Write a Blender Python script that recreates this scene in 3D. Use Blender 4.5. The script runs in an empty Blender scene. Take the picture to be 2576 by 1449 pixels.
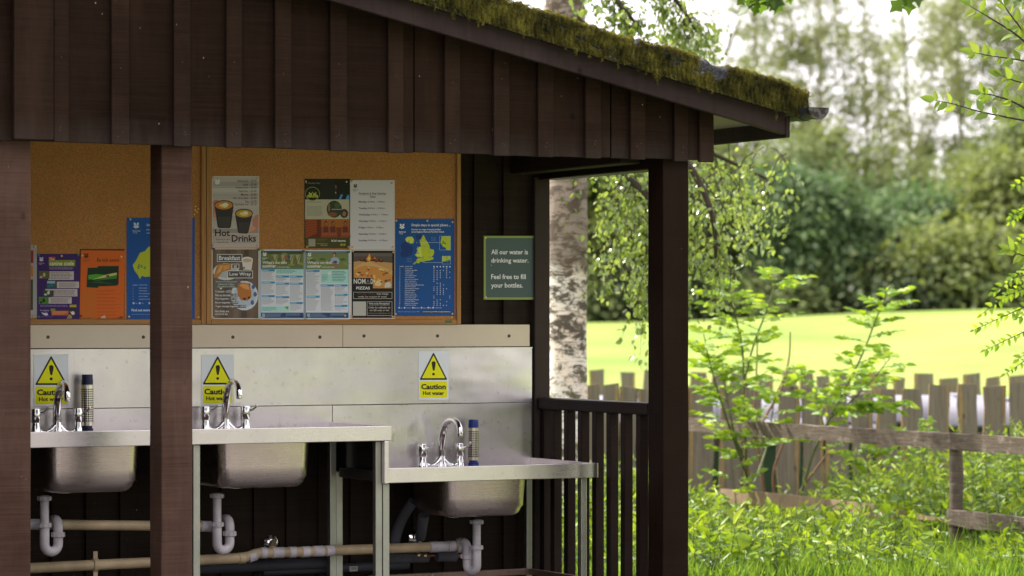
import bpy, bmesh, math, random
import numpy as np
from mathutils import Vector, Matrix
random.seed(7)
R = math.radians
S = bpy.context.scene

# ------------------------------------------------------------------ camera
TH = R(27.5); FPX = 7400.0; CX = 1288.0; HY = 815.0       # photo measured on a 2576 px wide view
FW = Vector((math.sin(TH), math.cos(TH), 0)); RT = Vector((math.cos(TH), -math.sin(TH), 0)); UP = Vector((0, 0, 1))
EYE = Vector((-13.08*math.sin(TH), -13.08*math.cos(TH), 1.32))
cam_d = bpy.data.cameras.new('camera'); cam = bpy.data.objects.new('camera', cam_d); S.collection.objects.link(cam)
cam.location = EYE; cam.rotation_euler = (R(90), 0, -TH)
cam_d.sensor_width = 36; cam_d.lens = 36*FPX/2576; cam_d.shift_y = (HY-724.5)/2576
cam_d.clip_start = 0.1; cam_d.clip_end = 2000
cam_d.dof.use_dof = True; cam_d.dof.focus_distance = 12.35; cam_d.dof.aperture_fstop = 3.6
S.camera = cam

# ------------------------------------------------------------------ sky, sun, exposure
SUN_EL, SUN_AZ = R(52), R(-28)            # azimuth from +Y towards +X
W = bpy.data.worlds.new('World'); S.world = W; W.use_nodes = True
wn, wl = W.node_tree.nodes, W.node_tree.links
bg = wn['Background']; bg.inputs['Strength'].default_value = 0.11
sky = wn.new('ShaderNodeTexSky'); sky.sky_type = 'NISHITA'; sky.sun_disc = False
sky.sun_elevation = SUN_EL; sky.sun_rotation = SUN_AZ; sky.dust_density = 2.0
tc = wn.new('ShaderNodeTexCoord'); mp = wn.new('ShaderNodeMapping'); mp.inputs['Scale'].default_value = (1, 1, 2.2)
nz = wn.new('ShaderNodeTexNoise'); nz.inputs['Scale'].default_value = 2.2; nz.inputs['Detail'].default_value = 7
cr = wn.new('ShaderNodeValToRGB'); cr.color_ramp.elements[0].position = 0.30; cr.color_ramp.elements[1].position = 0.62
cr.color_ramp.elements[0].color = (.55, .55, .55, 1); cr.color_ramp.elements[1].color = (1, 1, 1, 1)
mx = wn.new('ShaderNodeMixRGB'); mx.inputs['Color2'].default_value = (9.5, 8.85, 9.5, 1)
wl.new(tc.outputs['Generated'], mp.inputs['Vector']); wl.new(mp.outputs['Vector'], nz.inputs['Vector'])
wl.new(nz.outputs['Fac'], cr.inputs['Fac']); wl.new(cr.outputs['Color'], mx.inputs['Fac'])
wl.new(sky.outputs['Color'], mx.inputs['Color1']); wl.new(mx.outputs['Color'], bg.inputs['Color'])
sd = bpy.data.lights.new('sun', 'SUN'); sd.energy = 4.6; sd.angle = R(1.5); sd.color = (1, .94, .84)
sun = bpy.data.objects.new('sun', sd); S.collection.objects.link(sun)
sdir = Vector((math.sin(SUN_AZ)*math.cos(SUN_EL), math.cos(SUN_AZ)*math.cos(SUN_EL), math.sin(SUN_EL)))
sun.rotation_euler = sdir.to_track_quat('Z', 'Y').to_euler(); sun.location = (0, 0, 30)
S.view_settings.view_transform = 'Standard'; S.view_settings.look = 'None'; S.view_settings.gamma = 1
S.view_settings.exposure = 1.2
S.render.engine = 'CYCLES'
S.cycles.use_denoising = True
S.cycles.max_bounces = 8; S.cycles.diffuse_bounces = 4; S.cycles.transmission_bounces = 4; S.cycles.transparent_max_bounces = 8
S.cycles.sample_clamp_indirect = 6; S.cycles.caustics_reflective = False; S.cycles.caustics_refractive = False

# ------------------------------------------------------------------ helpers
def ray(px, py):
    return FW + RT*((px-CX)/FPX) + UP*((HY-py)/FPX)
def at(px, py, Y=None, X=None, Z=None, d=None):
    v = ray(px, py)
    t = d if d is not None else (Y-EYE.y)/v.y if Y is not None else (X-EYE.x)/v.x if X is not None else (Z-EYE.z)/v.z
    return EYE + v*t
def rd(r, d, z=0.0):                                       # right / forward of the camera, height above ground
    p = EYE + RT*r + FW*d
    return Vector((p.x, p.y, z))
def smooth(a, b, t):
    t = min(1, max(0, (t-a)/(b-a))); return t*t*(3-2*t)
def tag(o, label=None, cat=None, group=None, kind=None):
    if label: o['label'] = label
    if cat: o['category'] = cat
    if group: o['group'] = group
    if kind: o['kind'] = kind
    return o
def wloc(o):
    v = Vector((0, 0, 0))
    while o: v = v + o.location; o = o.parent
    return v
def thing(name, base, label, cat, group=None):
    o = bpy.data.objects.new(name, None); S.collection.objects.link(o); o.location = base; o.empty_display_size = .05
    return tag(o, label, cat, group)
def copy_tree(o, parent=None):
    c = o.copy(); S.collection.objects.link(c); c.parent = parent
    for ch in list(o.children): copy_tree(ch, c)
    return c
def link(name, me, mats, parent=None, base=None):
    ob = bpy.data.objects.new(name, me); S.collection.objects.link(ob)
    for m in (mats if isinstance(mats, (list, tuple)) else [mats]): me.materials.append(m)
    if parent is not None:
        ob.parent = parent; off = wloc(parent)
    else:
        off = Vector(base) if base is not None else Vector((0, 0, 0)); ob.location = off
    if off.length > 0: me.transform(Matrix.Translation(-off))
    return ob

class MB:
    def __init__(s): s.v = []; s.f = []; s.m = []; s.c = 0
    def mi(s, i): s.c = i; return s
    def face(s, pts, mi=None):
        n = len(s.v); s.v += [tuple(p) for p in pts]; s.f.append(tuple(range(n, n+len(pts)))); s.m.append(s.c if mi is None else mi)
    def hexa(s, P):                                        # 8 corners: bottom ring 0-3, top ring 4-7
        n = len(s.v); s.v += [tuple(p) for p in P]
        for q in ((0, 3, 2, 1), (4, 5, 6, 7), (0, 1, 5, 4), (1, 2, 6, 5), (2, 3, 7, 6), (3, 0, 4, 7)):
            s.f.append(tuple(n+i for i in q)); s.m.append(s.c)
        return s
    def box(s, x0, x1, y0, y1, z0, z1):
        return s.hexa([(x0, y0, z0), (x1, y0, z0), (x1, y1, z0), (x0, y1, z0), (x0, y0, z1), (x1, y0, z1), (x1, y1, z1), (x0, y1, z1)])
    def beam(s, a, b, w, h, up=(0, 0, 1)):                 # w across, h along up
        a, b = Vector(a), Vector(b); d = (b-a).normalized(); up = Vector(up); sd_ = d.cross(up).normalized(); u = sd_.cross(d).normalized()
        P = []
        for hh in (-h/2, h/2):
            for q, ww in ((a, -w/2), (a, w/2), (b, w/2), (b, -w/2)): P.append(q + sd_*ww + u*hh)
        return s.hexa(P)
    def rings(s, rs, cap0=True, cap1=True, closed=True):
        n = len(rs[0]); o = len(s.v)
        for r in rs: s.v += [tuple(p) for p in r]
        for k in range(len(rs)-1):
            for i in range(n if closed else n-1):
                j = (i+1) % n
                s.f.append((o+k*n+i, o+k*n+j, o+(k+1)*n+j, o+(k+1)*n+i)); s.m.append(s.c)
        if cap0: s.f.append(tuple(o+i for i in reversed(range(n)))); s.m.append(s.c)
        if cap1: s.f.append(tuple(o+(len(rs)-1)*n+i for i in range(n))); s.m.append(s.c)
        return s
    def tube(s, pts, r, seg=12, cap=True):
        pts = [Vector(p) for p in pts]; N = len(pts); rr = r if isinstance(r, (list, tuple)) else [r]*N
        rs = []; ref = None
        for i, p in enumerate(pts):
            d = (pts[min(i+1, N-1)]-pts[max(i-1, 0)]).normalized()
            if ref is None:
                ref = Vector((0, 0, 1)) if abs(d.z) < .9 else Vector((1, 0, 0))
            a = (ref - d*ref.dot(d)).normalized(); ref = a; b = d.cross(a)
            rs.append([p + (a*math.cos(t)+b*math.sin(t))*rr[i] for t in [2*math.pi*k/seg for k in range(seg)]])
        return s.rings(rs, cap, cap)
    def lathe(s, c, prof, seg=16, axis='z'):
        rs = []
        for r, h in prof:
            ring = []
            for k in range(seg):
                t = 2*math.pi*k/seg; a, b = r*math.cos(t), r*math.sin(t)
                ring.append((c[0]+a, c[1]+b, c[2]+h) if axis == 'z' else (c[0]+a, c[1]+h, c[2]-b) if axis == 'y' else (c[0]+h, c[1]+a, c[2]+b))
            rs.append(ring)
        return s.rings(rs)
    def prism(s, poly, y0, y1):                            # poly = (x, z) seen from -Y
        return s.rings([[(x, y1, z) for x, z in poly], [(x, y0, z) for x, z in poly]])
    def mesh(s, name):
        me = bpy.data.meshes.new(name); me.from_pydata(s.v, [], s.f)
        me.polygons.foreach_set('material_index', s.m); me.update(); return me
    def build(s, name, mats, parent=None, base=None, smooth=False, bevel=0, seg=1, auto=None):
        me = s.mesh(name); ob = link(name, me, mats, parent, base)
        bm = bmesh.new(); bm.from_mesh(me); bmesh.ops.recalc_face_normals(bm, faces=bm.faces); bm.to_mesh(me); bm.free()
        if smooth:
            me.polygons.foreach_set('use_smooth', [True]*len(me.polygons))
            try: me.set_sharp_from_angle(angle=R(auto or 40))
            except Exception: pass
        if bevel:
            b = ob.modifiers.new('bevel', 'BEVEL'); b.width = bevel; b.segments = seg; b.limit_method = 'ANGLE'; b.angle_limit = R(40)
        return ob

def bez(p0, p1, p2, p3, n=10):
    p0, p1, p2, p3 = map(Vector, (p0, p1, p2, p3)); o = []
    for i in range(n+1):
        t = i/n; o.append(p0*(1-t)**3 + p1*3*t*(1-t)**2 + p2*3*t*t*(1-t) + p3*t**3)
    return o
def catmull(P, n=6):
    P = [Vector(p) for p in P]; Q = [P[0]*2-P[1]]+P+[P[-1]*2-P[-2]]; o = []
    for i in range(1, len(Q)-2):
        for k in range(n):
            t = k/n; a, b, c, d = Q[i-1:i+3]
            o.append(0.5*((2*b)+(c-a)*t+(2*a-5*b+4*c-d)*t*t+(3*b-a-3*c+d)*t**3))
    o.append(P[-1]); return o

# ------------------------------------------------------------------ materials
def lin(c): return c/12.92 if c <= .04045 else ((c+.055)/1.055)**2.4
def hx(h, g=1.0):
    h = h.lstrip('#'); return tuple(min(.9, lin(int(h[i:i+2], 16)/255)*g) for i in (0, 2, 4))
class MT:
    def __init__(s, name):
        s.m = bpy.data.materials.new(name); s.m.use_nodes = True; s.n = s.m.node_tree.nodes; s.l = s.m.node_tree.links
        s.b = s.n['Principled BSDF']; s.out = s.n['Material Output']; s.tc = s.n.new('ShaderNodeTexCoord')
    def set(s, **k):
        for a, v in k.items():
            s.b.inputs[{'rough': 'Roughness', 'metal': 'Metallic', 'col': 'Base Color', 'spec': 'Specular IOR Level', 'coat': 'Coat Weight', 'sheen': 'Sheen Weight'}[a]].default_value = (v+(1,) if a == 'col' else v)
        return s
    def mapc(s, scale=(1, 1, 1), rot=(0, 0, 0), which='Object'):
        m = s.n.new('ShaderNodeMapping'); m.inputs['Scale'].default_value = scale; m.inputs['Rotation'].default_value = rot
        s.l.new(s.tc.outputs[which], m.inputs['Vector']); return m.outputs['Vector']
    def noise(s, vec, scale=5, detail=4, rough=.55, dist=0):
        t = s.n.new('ShaderNodeTexNoise'); t.inputs['Scale'].default_value = scale; t.inputs['Detail'].default_value = detail
        t.inputs['Roughness'].default_value = rough; t.inputs['Distortion'].default_value = dist; s.l.new(vec, t.inputs['Vector']); return t.outputs['Fac']
    def voro(s, vec, scale=5, feature='F1', out='Distance', rnd=1):
        t = s.n.new('ShaderNodeTexVoronoi'); t.feature = feature; t.inputs['Scale'].default_value = scale; t.inputs['Randomness'].default_value = rnd
        s.l.new(vec, t.inputs['Vector']); return t.outputs[out]
    def ramp(s, fac, stops, interp='LINEAR'):
        r = s.n.new('ShaderNodeValToRGB'); r.color_ramp.interpolation = interp; e = r.color_ramp.elements
        while len(e) < len(stops): e.new(.5)
        for k, (p, c) in enumerate(stops):
            e[k].position = p; e[k].color = (c, c, c, 1) if isinstance(c, (int, float)) else tuple(c)+(1,)
        s.l.new(fac, r.inputs['Fac']); return r.outputs['Color']
    def mix(s, fac, a, b, mode='MIX'):
        m = s.n.new('ShaderNodeMixRGB'); m.blend_type = mode
        for k, v in (('Fac', fac), ('Color1', a), ('Color2', b)):
            if isinstance(v, (int, float)): m.inputs[k].default_value = v if k == 'Fac' else (v, v, v, 1)
            elif isinstance(v, tuple): m.inputs[k].default_value = v+(1,)
            else: s.l.new(v, m.inputs[k])
        return m.outputs['Color']
    def math(s, op, a, b=None, c=None):
        m = s.n.new('ShaderNodeMath'); m.operation = op
        for i, v in enumerate((a, b, c)):
            if v is None: continue
            if isinstance(v, (int, float)): m.inputs[i].default_value = v
            else: s.l.new(v, m.inputs[i])
        return m.outputs[0]
    def base(s, c): s.l.new(c, s.b.inputs['Base Color']); return s
    def roughn(s, c): s.l.new(c, s.b.inputs['Roughness']); return s
    def bump(s, h, strength=.3, dist=.01):
        b = s.n.new('ShaderNodeBump'); b.inputs['Strength'].default_value = strength; b.inputs['Distance'].default_value = dist
        s.l.new(h, b.inputs['Height']); s.l.new(b.outputs['Normal'], s.b.inputs['Normal']); return s

def wood_paint(name, dark, light, speck=.5, saw=1.0, rough=.62, seed=0.0, chip=None, spec=.05, dust=False):
    t = MT(name).set(rough=rough, spec=spec)
    v = t.mapc((1, 1, 1)); big = t.noise(v, 2.2+seed, 5, .6)
    grain = t.noise(t.mapc((8, 8, .9)), 3+seed, 6, .6, .8)
    sawl = t.noise(t.mapc((1.0, 1.0, 62), (.0, .02, 0)), 2.1+seed, 6, .8, .4)
    c = t.mix(t.ramp(big, [(.3, 0.0), (.72, 1.0)]), dark, light)
    c = t.mix(t.ramp(grain, [(.32, .32), (.6, 0.0)]), c, tuple(x*.62 for x in dark))
    kn = t.voro(t.mapc((1.6, 1.6, 1)), 3.1, rnd=1); c = t.mix(t.ramp(kn, [(.035, .75), (.075, 0.0)]), c, tuple(x*.4 for x in dark))
    c = t.mix(t.ramp(sawl, [(.42, .0), (.60, .32*saw), (.75, .5*saw)]), c, tuple(min(1, x*1.75) for x in light))
    c = t.mix(t.ramp(sawl, [(.28, .5*saw), (.40, 0.0)]), c, tuple(x*.5 for x in dark))
    sp = t.voro(t.mapc((1, 1, .6)), 26, rnd=1)
    sm = t.ramp(sp, [(.035, .8*speck), (.07, 0.0)])
    gate = t.ramp(t.noise(v, 6, 2), [(.52, 0.0), (.62, 1.0)])
    c = t.mix(t.mix(1.0, sm, gate, 'MULTIPLY'), c, (.36, .30, .27))
    sc = t.noise(t.mapc((30, 30, 5), (0.1, .4, 0)), 2.5, 6, .8, 1.5)            # scuffs
    c = t.mix(t.ramp(sc, [(.70, 0.0), (.80, .45*speck)]), c, (.26, .21, .2))
    if chip:
        cn = t.noise(t.mapc((1, 1, .55)), 9.5, 6, .7, 0.6)
        c = t.mix(t.ramp(cn, [(chip, 0.0), (chip+.012, 1.0)]), c, (.46, .29, .17))
    if dust:
        sz = t.n.new('ShaderNodeSeparateXYZ'); t.l.new(t.tc.outputs['Object'], sz.inputs[0])
        k = t.math('MULTIPLY', t.math('MULTIPLY_ADD', sz.outputs[2], -5.0, 2.15*5), t.noise(t.mapc((7, 7, 1.5)), 1.7, 4, .7)); c = t.mix(t.ramp(k, [(.12, 0.0), (.75, .55)]), c, (.075, .062, .055))
        pn = t.noise(t.mapc((3.2, 3.2, .6)), 1.3, 4, .6); c = t.mix(t.ramp(pn, [(.55, 0.0), (.72, .5)]), c, tuple(x*1.9 for x in light))
    t.base(c)
    h = t.math('ADD', t.math('MULTIPLY', sawl, .8), t.math('MULTIPLY', grain, .9))
    t.bump(h, .42*max(saw, .6), .006)
    return t.m

M = {}
M['clad'] = wood_paint('dark_brown_board_stain', (.0110, .0059, .0030), (.0215, .0122, .0070), 1.5, .9, .7, dust=True)
M['batten'] = wood_paint('dark_brown_batten_stain', (.0155, .0086, .0050), (.0290, .0170, .0105), 1.5, .8, .7, .7, dust=True)
M['clad_in'] = wood_paint('shelter_inside_stain', (.017, .0118, .0082), (.031, .023, .0165), .8, .8, .7, .3)
M['post_brown'] = wood_paint('faded_brown_post_paint', (.052, .028, .0185), (.116, .069, .050), 1.2, .5, .55, .2, .735)
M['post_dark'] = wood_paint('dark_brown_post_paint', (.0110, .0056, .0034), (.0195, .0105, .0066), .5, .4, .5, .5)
M['rail'] = wood_paint('railing_brown_paint', (.016, .010, .008), (.028, .018, .016), .35, .3, .35, .1)
M['barge'] = wood_paint('barge_brown_paint', (.026, .0175, .016), (.052, .037, .034), 1.0, .2, .55, .4)
M['soffit'] = MT('soffit_board').set(col=(.20, .165, .175), rough=.8).m

t = MT('cork').set(rough=.9, spec=.15)
f1 = t.voro(t.mapc(), 330, out='Color'); f2 = t.noise(t.mapc(), 210, 3, .7); f3 = t.noise(t.mapc(), 3, 3)
c = t.mix(t.ramp(f2, [(.3, 0.0), (.7, 1.0)]), (.38, .165, .044), (.61, .31, .108))
c = t.mix(.22, c, f1, 'OVERLAY'); c = t.mix(t.ramp(f2, [(.66, 0.0), (.74, .5)]), c, (.05, .018, .006))
t.base(t.mix(t.ramp(f3, [(.3, .25), (.7, 0.0)]), c, (.24, .09, .02))).bump(f2, .4, .002); M['cork'] = t.m
t = MT('oak_frame').set(rough=.5, spec=.3)
g = t.noise(t.mapc((1, 40, 40)), 3, 4, .6, .3); g2 = t.noise(t.mapc((40, 40, 1)), 3, 4, .6, .3)
t.base(t.mix(t.ramp(g, [(.3, 0.0), (.7, 1.0)]), (.34, .155, .042), (.50, .26, .085))); M['oak'] = t.m
t = MT('oak_frame_upright').set(rough=.5, spec=.3); g2 = t.noise(t.mapc((40, 40, 1)), 3, 4, .6, .3)
t.base(t.mix(t.ramp(g2, [(.3, 0.0), (.7, 1.0)]), (.34, .155, .042), (.50, .26, .085))); M['oakv'] = t.m

def steel(name, col, r0=.26, r1=.42, brush=(2, 2, 180), stain=.3, bump=.05, wave=.0, dirt=(.30, .26, .2)):
    t = MT(name).set(metal=1.0)
    b = t.noise(t.mapc(brush), 3, 3, .6); s2 = t.noise(t.mapc((1, 1, 1)), 5, 6, .65); s3 = t.noise(t.mapc((1, 1, 1)), 38, 4, .6)
    c = t.mix(t.ramp(s2, [(.38, 0.0), (.72, stain)]), col, tuple(x*.72 for x in col))
    c = t.mix(t.ramp(s3, [(.60, 0.0), (.76, stain)]), c, dirt)
    s4 = t.noise(t.mapc((22, 22, 1.1)), 2.2, 5, .7); c = t.mix(t.ramp(s4, [(.60, 0.0), (.74, stain*.35)]), c, tuple(x*.62 for x in col)); c = t.mix(t.ramp(s4, [(.28, stain*.3), (.38, 0.0)]), c, (.78, .78, .76))
    t.base(c)
    r = t.ramp(t.math('ADD', t.math('MULTIPLY', b, .5), t.math('MULTIPLY', s2, .5)), [(.3, r0), (.7, r1)]); t.roughn(r)
    h = b if not wave else t.math('ADD', t.math('MULTIPLY', b, .12), t.math('MULTIPLY', t.noise(t.mapc((1, 1, 1.6)), wave, 2, .5), 60.0))
    t.bump(h, bump, .004)
    return t.m
M['steel'] = steel('brushed_steel_sheet', (.70, .665, .655), .25, .42, (160, 160, 2), .5, .05, 2.6)
M['lip'] = steel('brushed_steel_worktop', (.72, .67, .66), .24, .36, (2, 2, 160), .3, .015)
M['basin'] = steel('satin_steel_basin', (.55, .47, .42), .21, .36, (2, 160, 160), .4, .006)
M['legm'] = steel('galvanised_leg', (.42, .43, .35), .42, .58, (60, 60, 2), .6, .05)
M['legd'] = steel('dark_steel_bar', (.16, .14, .12), .4, .6, (2, 2, 60), .6, .05)
M['rusty'] = steel('rusty_steel_bar', (.30, .22, .17), .42, .6, (2, 60, 60), .8, .1, 0, (.16, .07, .035))
M['chrome'] = MT('chrome').set(metal=1.0, col=(.80, .80, .80), rough=.06).m
M['brass'] = MT('brass_pin').set(metal=1.0, col=(.72, .50, .22), rough=.3).m
M['screw'] = MT('screw_dark').set(metal=.8, col=(.09, .07, .05), rough=.45).m
def plain(name, col, rough=.5, spec=.4, var=.15, scale=6, metal=0.0, bump=0):
    t = MT(name).set(rough=rough, spec=spec, metal=metal)
    n = t.noise(t.mapc(), scale, 5, .6)
    t.base(t.mix(t.ramp(n, [(.3, 0.0), (.75, 1.0)]), col, tuple(x*(1-var) for x in col)))
    if bump: t.bump(n, bump, .01)
    return t.m
M['panel'] = plain('cream_panel', (.76, .65, .49), .5, .3, .10, 3)
M['pvc'] = plain('white_pvc', (.56, .52, .53), .38, .45, .42, 16)
M['pvc_cream'] = plain('aged_cream_pvc', (.50, .385, .22), .42, .4, .45, 7)
M['foam'] = plain('grey_foam_lagging', (.115, .115, .125), .9, .1, .35, 12, bump=.2)
M['darkpipe'] = plain('dark_grey_pipe', (.045, .048, .055), .6, .3, .3, 5)
M['copper'] = plain('tarnished_copper', (.30, .13, .07), .4, .5, .5, 14, .9)
M['black'] = MT('black_plastic').set(col=(.012, .012, .014), rough=.5).m
M['navy'] = plain('dark_navy_rubber', (.006, .012, .06), .45, .4, .3, 25)
M['blue'] = plain('blue_rubber', (.018, .05, .28), .45, .4, .35, 25)
M['concrete'] = plain('concrete_paving', (.20, .195, .19), .9, .2, .35, 4, bump=.3)
_cc = {}
def C(h, g=1.5, rough=.55):
    k = (h, g)
    if k not in _cc: _cc[k] = MT('print_'+h.strip('#')).set(col=hx(h, g), rough=rough, spec=.3).m
    return _cc[k]

# ------------------------------------------------------------------ the open timber shelter
DF = 1.147                                                # front face of the posts
def mk(px, py, d): return at(px, py, Y=-d)
shel = thing('timber_shelter', (-1.2, -.6, 0), 'dark brown open fronted timber shelter with mossy sloping roof', 'shelter')
ZF = 1.995                                                # underside of the front cladding
xr = mk(1792, 400, 1.19).x                                # right end of the cladding (.315)
# roof planes
RZ0 = 2.10; RX0 = .626; SL = .2197                        # underside of barge: z at right end, its x, slope
def rz(x): return RZ0 + (RX0-x)*SL
XL = -3.6
# posts
def post(x0, x1, y0, y1, m, z1=2.02):
    mb = MB(); n = 14
    for face in (0,):
        rs = []
        for k in range(n+1):
            z = -.02 + (z1+.02)*k/n; j = lambda: random.uniform(-.0012, .0012)
            rs.append([(x0+j(), y0+j(), z), (x1+j(), y0+j(), z), (x1+j(), y1+j(), z), (x0+j(), y1+j(), z)])
        mb.rings(rs)
    return mb.build('post', m, shel, bevel=.005, seg=2)
pm = mk(406, 900, DF).x
post(pm, pm+.1255, -DF, -DF+.125, M['post_brown'])
pl_ = mk(78, 900, DF).x
post(pl_-.155, pl_, -DF, -DF+.125, M['post_brown'])
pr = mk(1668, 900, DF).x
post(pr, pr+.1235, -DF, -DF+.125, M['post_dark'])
# front gable cladding: boards, battens, trim
mb = MB(); bx = -3.3; k = 0; edges = []
gaps = [mk(p, 300, 1.19).x for p in (1044, 1539)]
yb = -1.182
x = xr
mbd = MB(); xs = []
bat_px = [(135, 173), (281, 325), (437, 479), (569, 608), (692, 733), (831, 873), (977, 1015), (1118, 1157), (1242, 1281), (1354, 1393), (1473, 1512), (1587, 1624), (1697, 1731)]
bat = [(mk(a, 350, 1.20).x, mk(b, 350, 1.20).x) for a, b in bat_px]
cuts = sorted([-3.6] + [-3.1] + [(a+b)/2 for a, b in bat] + gaps + [xr])
mb = MB()
for a, b in zip(cuts[:-1], cuts[1:]):
    g = .003 if a in gaps else .0005; g2 = .003 if b in gaps else .0005; o = random.uniform(-.0015, .0015)
    zt0, zt1 = rz(a)+.05, rz(b)+.05; zb = ZF + random.uniform(-.003, .003)
    mb.hexa([(a+g, yb+o, zb), (b-g2, yb+o, zb), (b-g2, yb+.02, zb), (a+g, yb+.02, zb), (a+g, yb+o, zt0), (b-g2, yb+o, zt1), (b-g2, yb+.02, zt1), (a+g, yb+.02, zt0)])
mb.build('gable_boarding', M['clad'], shel, bevel=.0015)
mb = MB()
for a, b in bat + [(mk(1760, 350, 1.20).x, xr+.001)]:
    zb = ZF - .004 + random.uniform(-.003, .003); o = random.uniform(-.001, .002); w = random.uniform(-.002, .002)
    mb.hexa([(a, yb-.02-o, zb), (b, yb-.02-o, zb), (b, yb-.0005, zb), (a, yb-.0005, zb), (a+w, yb-.02-o, rz(a)+.04), (b+w, yb-.02-o, rz(b)+.04), (b+w, yb-.0005, rz(b)+.04), (a+w, yb-.0005, rz(a)+.04)])
mb.build('gable_battens', M['batten'], shel, bevel=.002)
a, b = mk(34, 300, 1.21).x, mk(134, 300, 1.21).x
MB().box(a, b, yb-.034, yb-.0012, ZF+.002, rz(b)+.02).build('trim_board', M['batten'], shel, bevel=.003, seg=2)
mb = MB(); q_ = random.Random(3)
for a, b in bat:
    for z in (ZF+.035, ZF+.045+.0):
        if rz(a) > z+.05: xx = (a+b)/2+q_.uniform(-.012, .012); zz = z+q_.uniform(-.012, .02); mb.lathe((xx, yb-.0212, zz), [(.0001, -.0012), (.0022, -.0008), (.0026, .001)], 8, 'y')
    zz = ZF+.30+q_.uniform(-.04, .04)
    if rz(a) > zz+.05: mb.lathe(((a+b)/2, yb-.0212, zz), [(.0001, -.0012), (.0022, -.0008), (.0026, .001)], 8, 'y')
mb.build('gable_nails', plain('rusty_nail', (.10, .055, .035), .7, .3), shel)
# right cladding return and inner header
MB().box(xr-.024, xr-.002, yb+.022, -.02, ZF+.02, 2.12).build('side_boarding', M['clad'], shel, bevel=.002)
# beams
MB().box(pr+.012, pr+.112, -DF+.126, -.03, 1.962, 2.075).build('side_beam', M['rail'], shel, bevel=.004)
MB().box(pr-.13, pr-.035, -DF+.127, -.03, 1.985, 2.06).build('inner_beam', M['clad_in'], shel, bevel=.004)
MB().box(XL, xr-.03, -DF+.03, -DF+.10, 2.022, 2.115).build('front_header', M['clad_in'], shel, bevel=.003)
# ceiling / roof deck
th = .02
mb = MB()
def slab(mb, x0, x1, y0, y1, z0, z1):                    # offsets above rz
    mb.hexa([(x0, y0, rz(x0)+z0), (x1, y0, rz(x1)+z0), (x1, y1, rz(x1)+z0), (x0, y1, rz(x0)+z0), (x0, y0, rz(x0)+z1), (x1, y0, rz(x1)+z1), (x1, y1, rz(x1)+z1), (x0, y1, rz(x0)+z1)])
slab(mb, XL, RX0-.02, -1.27, .32, .055, .078); mb.build('roof_deck', M['soffit'], shel)
mb = MB(); slab(mb, XL, RX0-.022, -1.298, -1.272, .0, .09); mb.build('barge_board', M['barge'], shel, bevel=.003)
mb = MB(); slab(mb, XL, RX0-.022, .322, .345, .0, .09); mb.build('barge_board', M['barge'], shel, bevel=.003)
MB().box(RX0-.021, RX0, -1.3, .347, RZ0-.006, RZ0+.082).build('eave_board', M['barge'], shel, bevel=.003)
mb = MB(); slab(mb, XL, RX0+.03, -1.318, .36, .0905, .098)
roof = mb.build('roof_covering', plain('grey_mineral_felt', (.06, .062, .07), .9, .3, .5, 60, bump=.6), shel)

# unseen taller hut, added to block light from the left of the shelter
hut = thing('light_blocker_hut', (-6.3, -1.1, 0), 'added unseen board clad hut blocking light left of the shelter', 'hut')
mb = MB(); mb.box(-8.0, -4.66, -2.6, .4, 0, 2.9); mb.build('wall', M['clad'], hut)
mb = MB()
for k in range(10): mb.box(-4.659, -4.64, -2.6+k*.3, -2.56+k*.3, 0, 2.9)
for k in range(12): mb.box(-8.0+k*.3, -7.96+k*.3, -2.62, -2.601, 0, 2.9)
mb.build('battens', M['batten'], hut)
mb = MB(); mb.hexa([(-8.3, -2.9, 2.85), (-4.4, -2.9, 2.85), (-4.4, .7, 2.85), (-8.3, .7, 2.85), (-8.3, -2.9, 2.95), (-4.4, -2.9, 2.95), (-4.4, .7, 3.6), (-8.3, .7, 3.6)]); mb.build('roof', M['soffit'], hut)

# back wall
wb = 0.0
mb = MB(); wx1 = mk(1375, 700, 0).x
xs = []; x = wx1
bw = [(1342, 1374), (1267, 1297), (1193, 1224)]
bws = [(mk(a, 700, .02).x, mk(b, 700, .02).x) for a, b in bw]
step = bws[0][0]-bws[1][0]
while bws[-1][0] > -3.1: bws.append((bws[-1][0]-step, bws[-1][1]-step))
cuts = sorted([(a+b)/2 for a, b in bws[1:]] + [wx1-.002])
for a, b in zip(cuts[:-1], cuts[1:]):
    y_ = random.uniform(-.001, .001); mb.hexa([(a+.0008, y_, -.05), (b-.0008, y_, -.05), (b-.0008, .022, -.05), (a+.0008, .022, -.05), (a+.0008, y_, rz(a)+.054), (b-.0008, y_, rz(b)+.054), (b-.0008, .022, rz(b)+.054), (a+.0008, .022, rz(a)+.054)])
mb.build('back_wall_boarding', M['clad_in'], shel)
mb = MB()
for a, b in bws[1:]: mb.box(a, b, -.019, -.0015, -.05, rz(b)+.05)
mb.build('back_wall_battens', M['clad_in'], shel, bevel=.0015)
MB().box(bws[0][0], wx1, -.032, .06, -.05, 1.975).build('corner_post', M['batten'], shel, bevel=.003)
# unseen left end wall, added to close off light and darken that side
mb = MB()
for k in range(8): mb.box(-3.06, -3.04+random.uniform(0, .003), -1.14+k*.143, -1.14+(k+1)*.143-.002, -.05, rz(-3.05)+.05)
mb.build('added_end_wall', M['clad_in'], shel)
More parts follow.
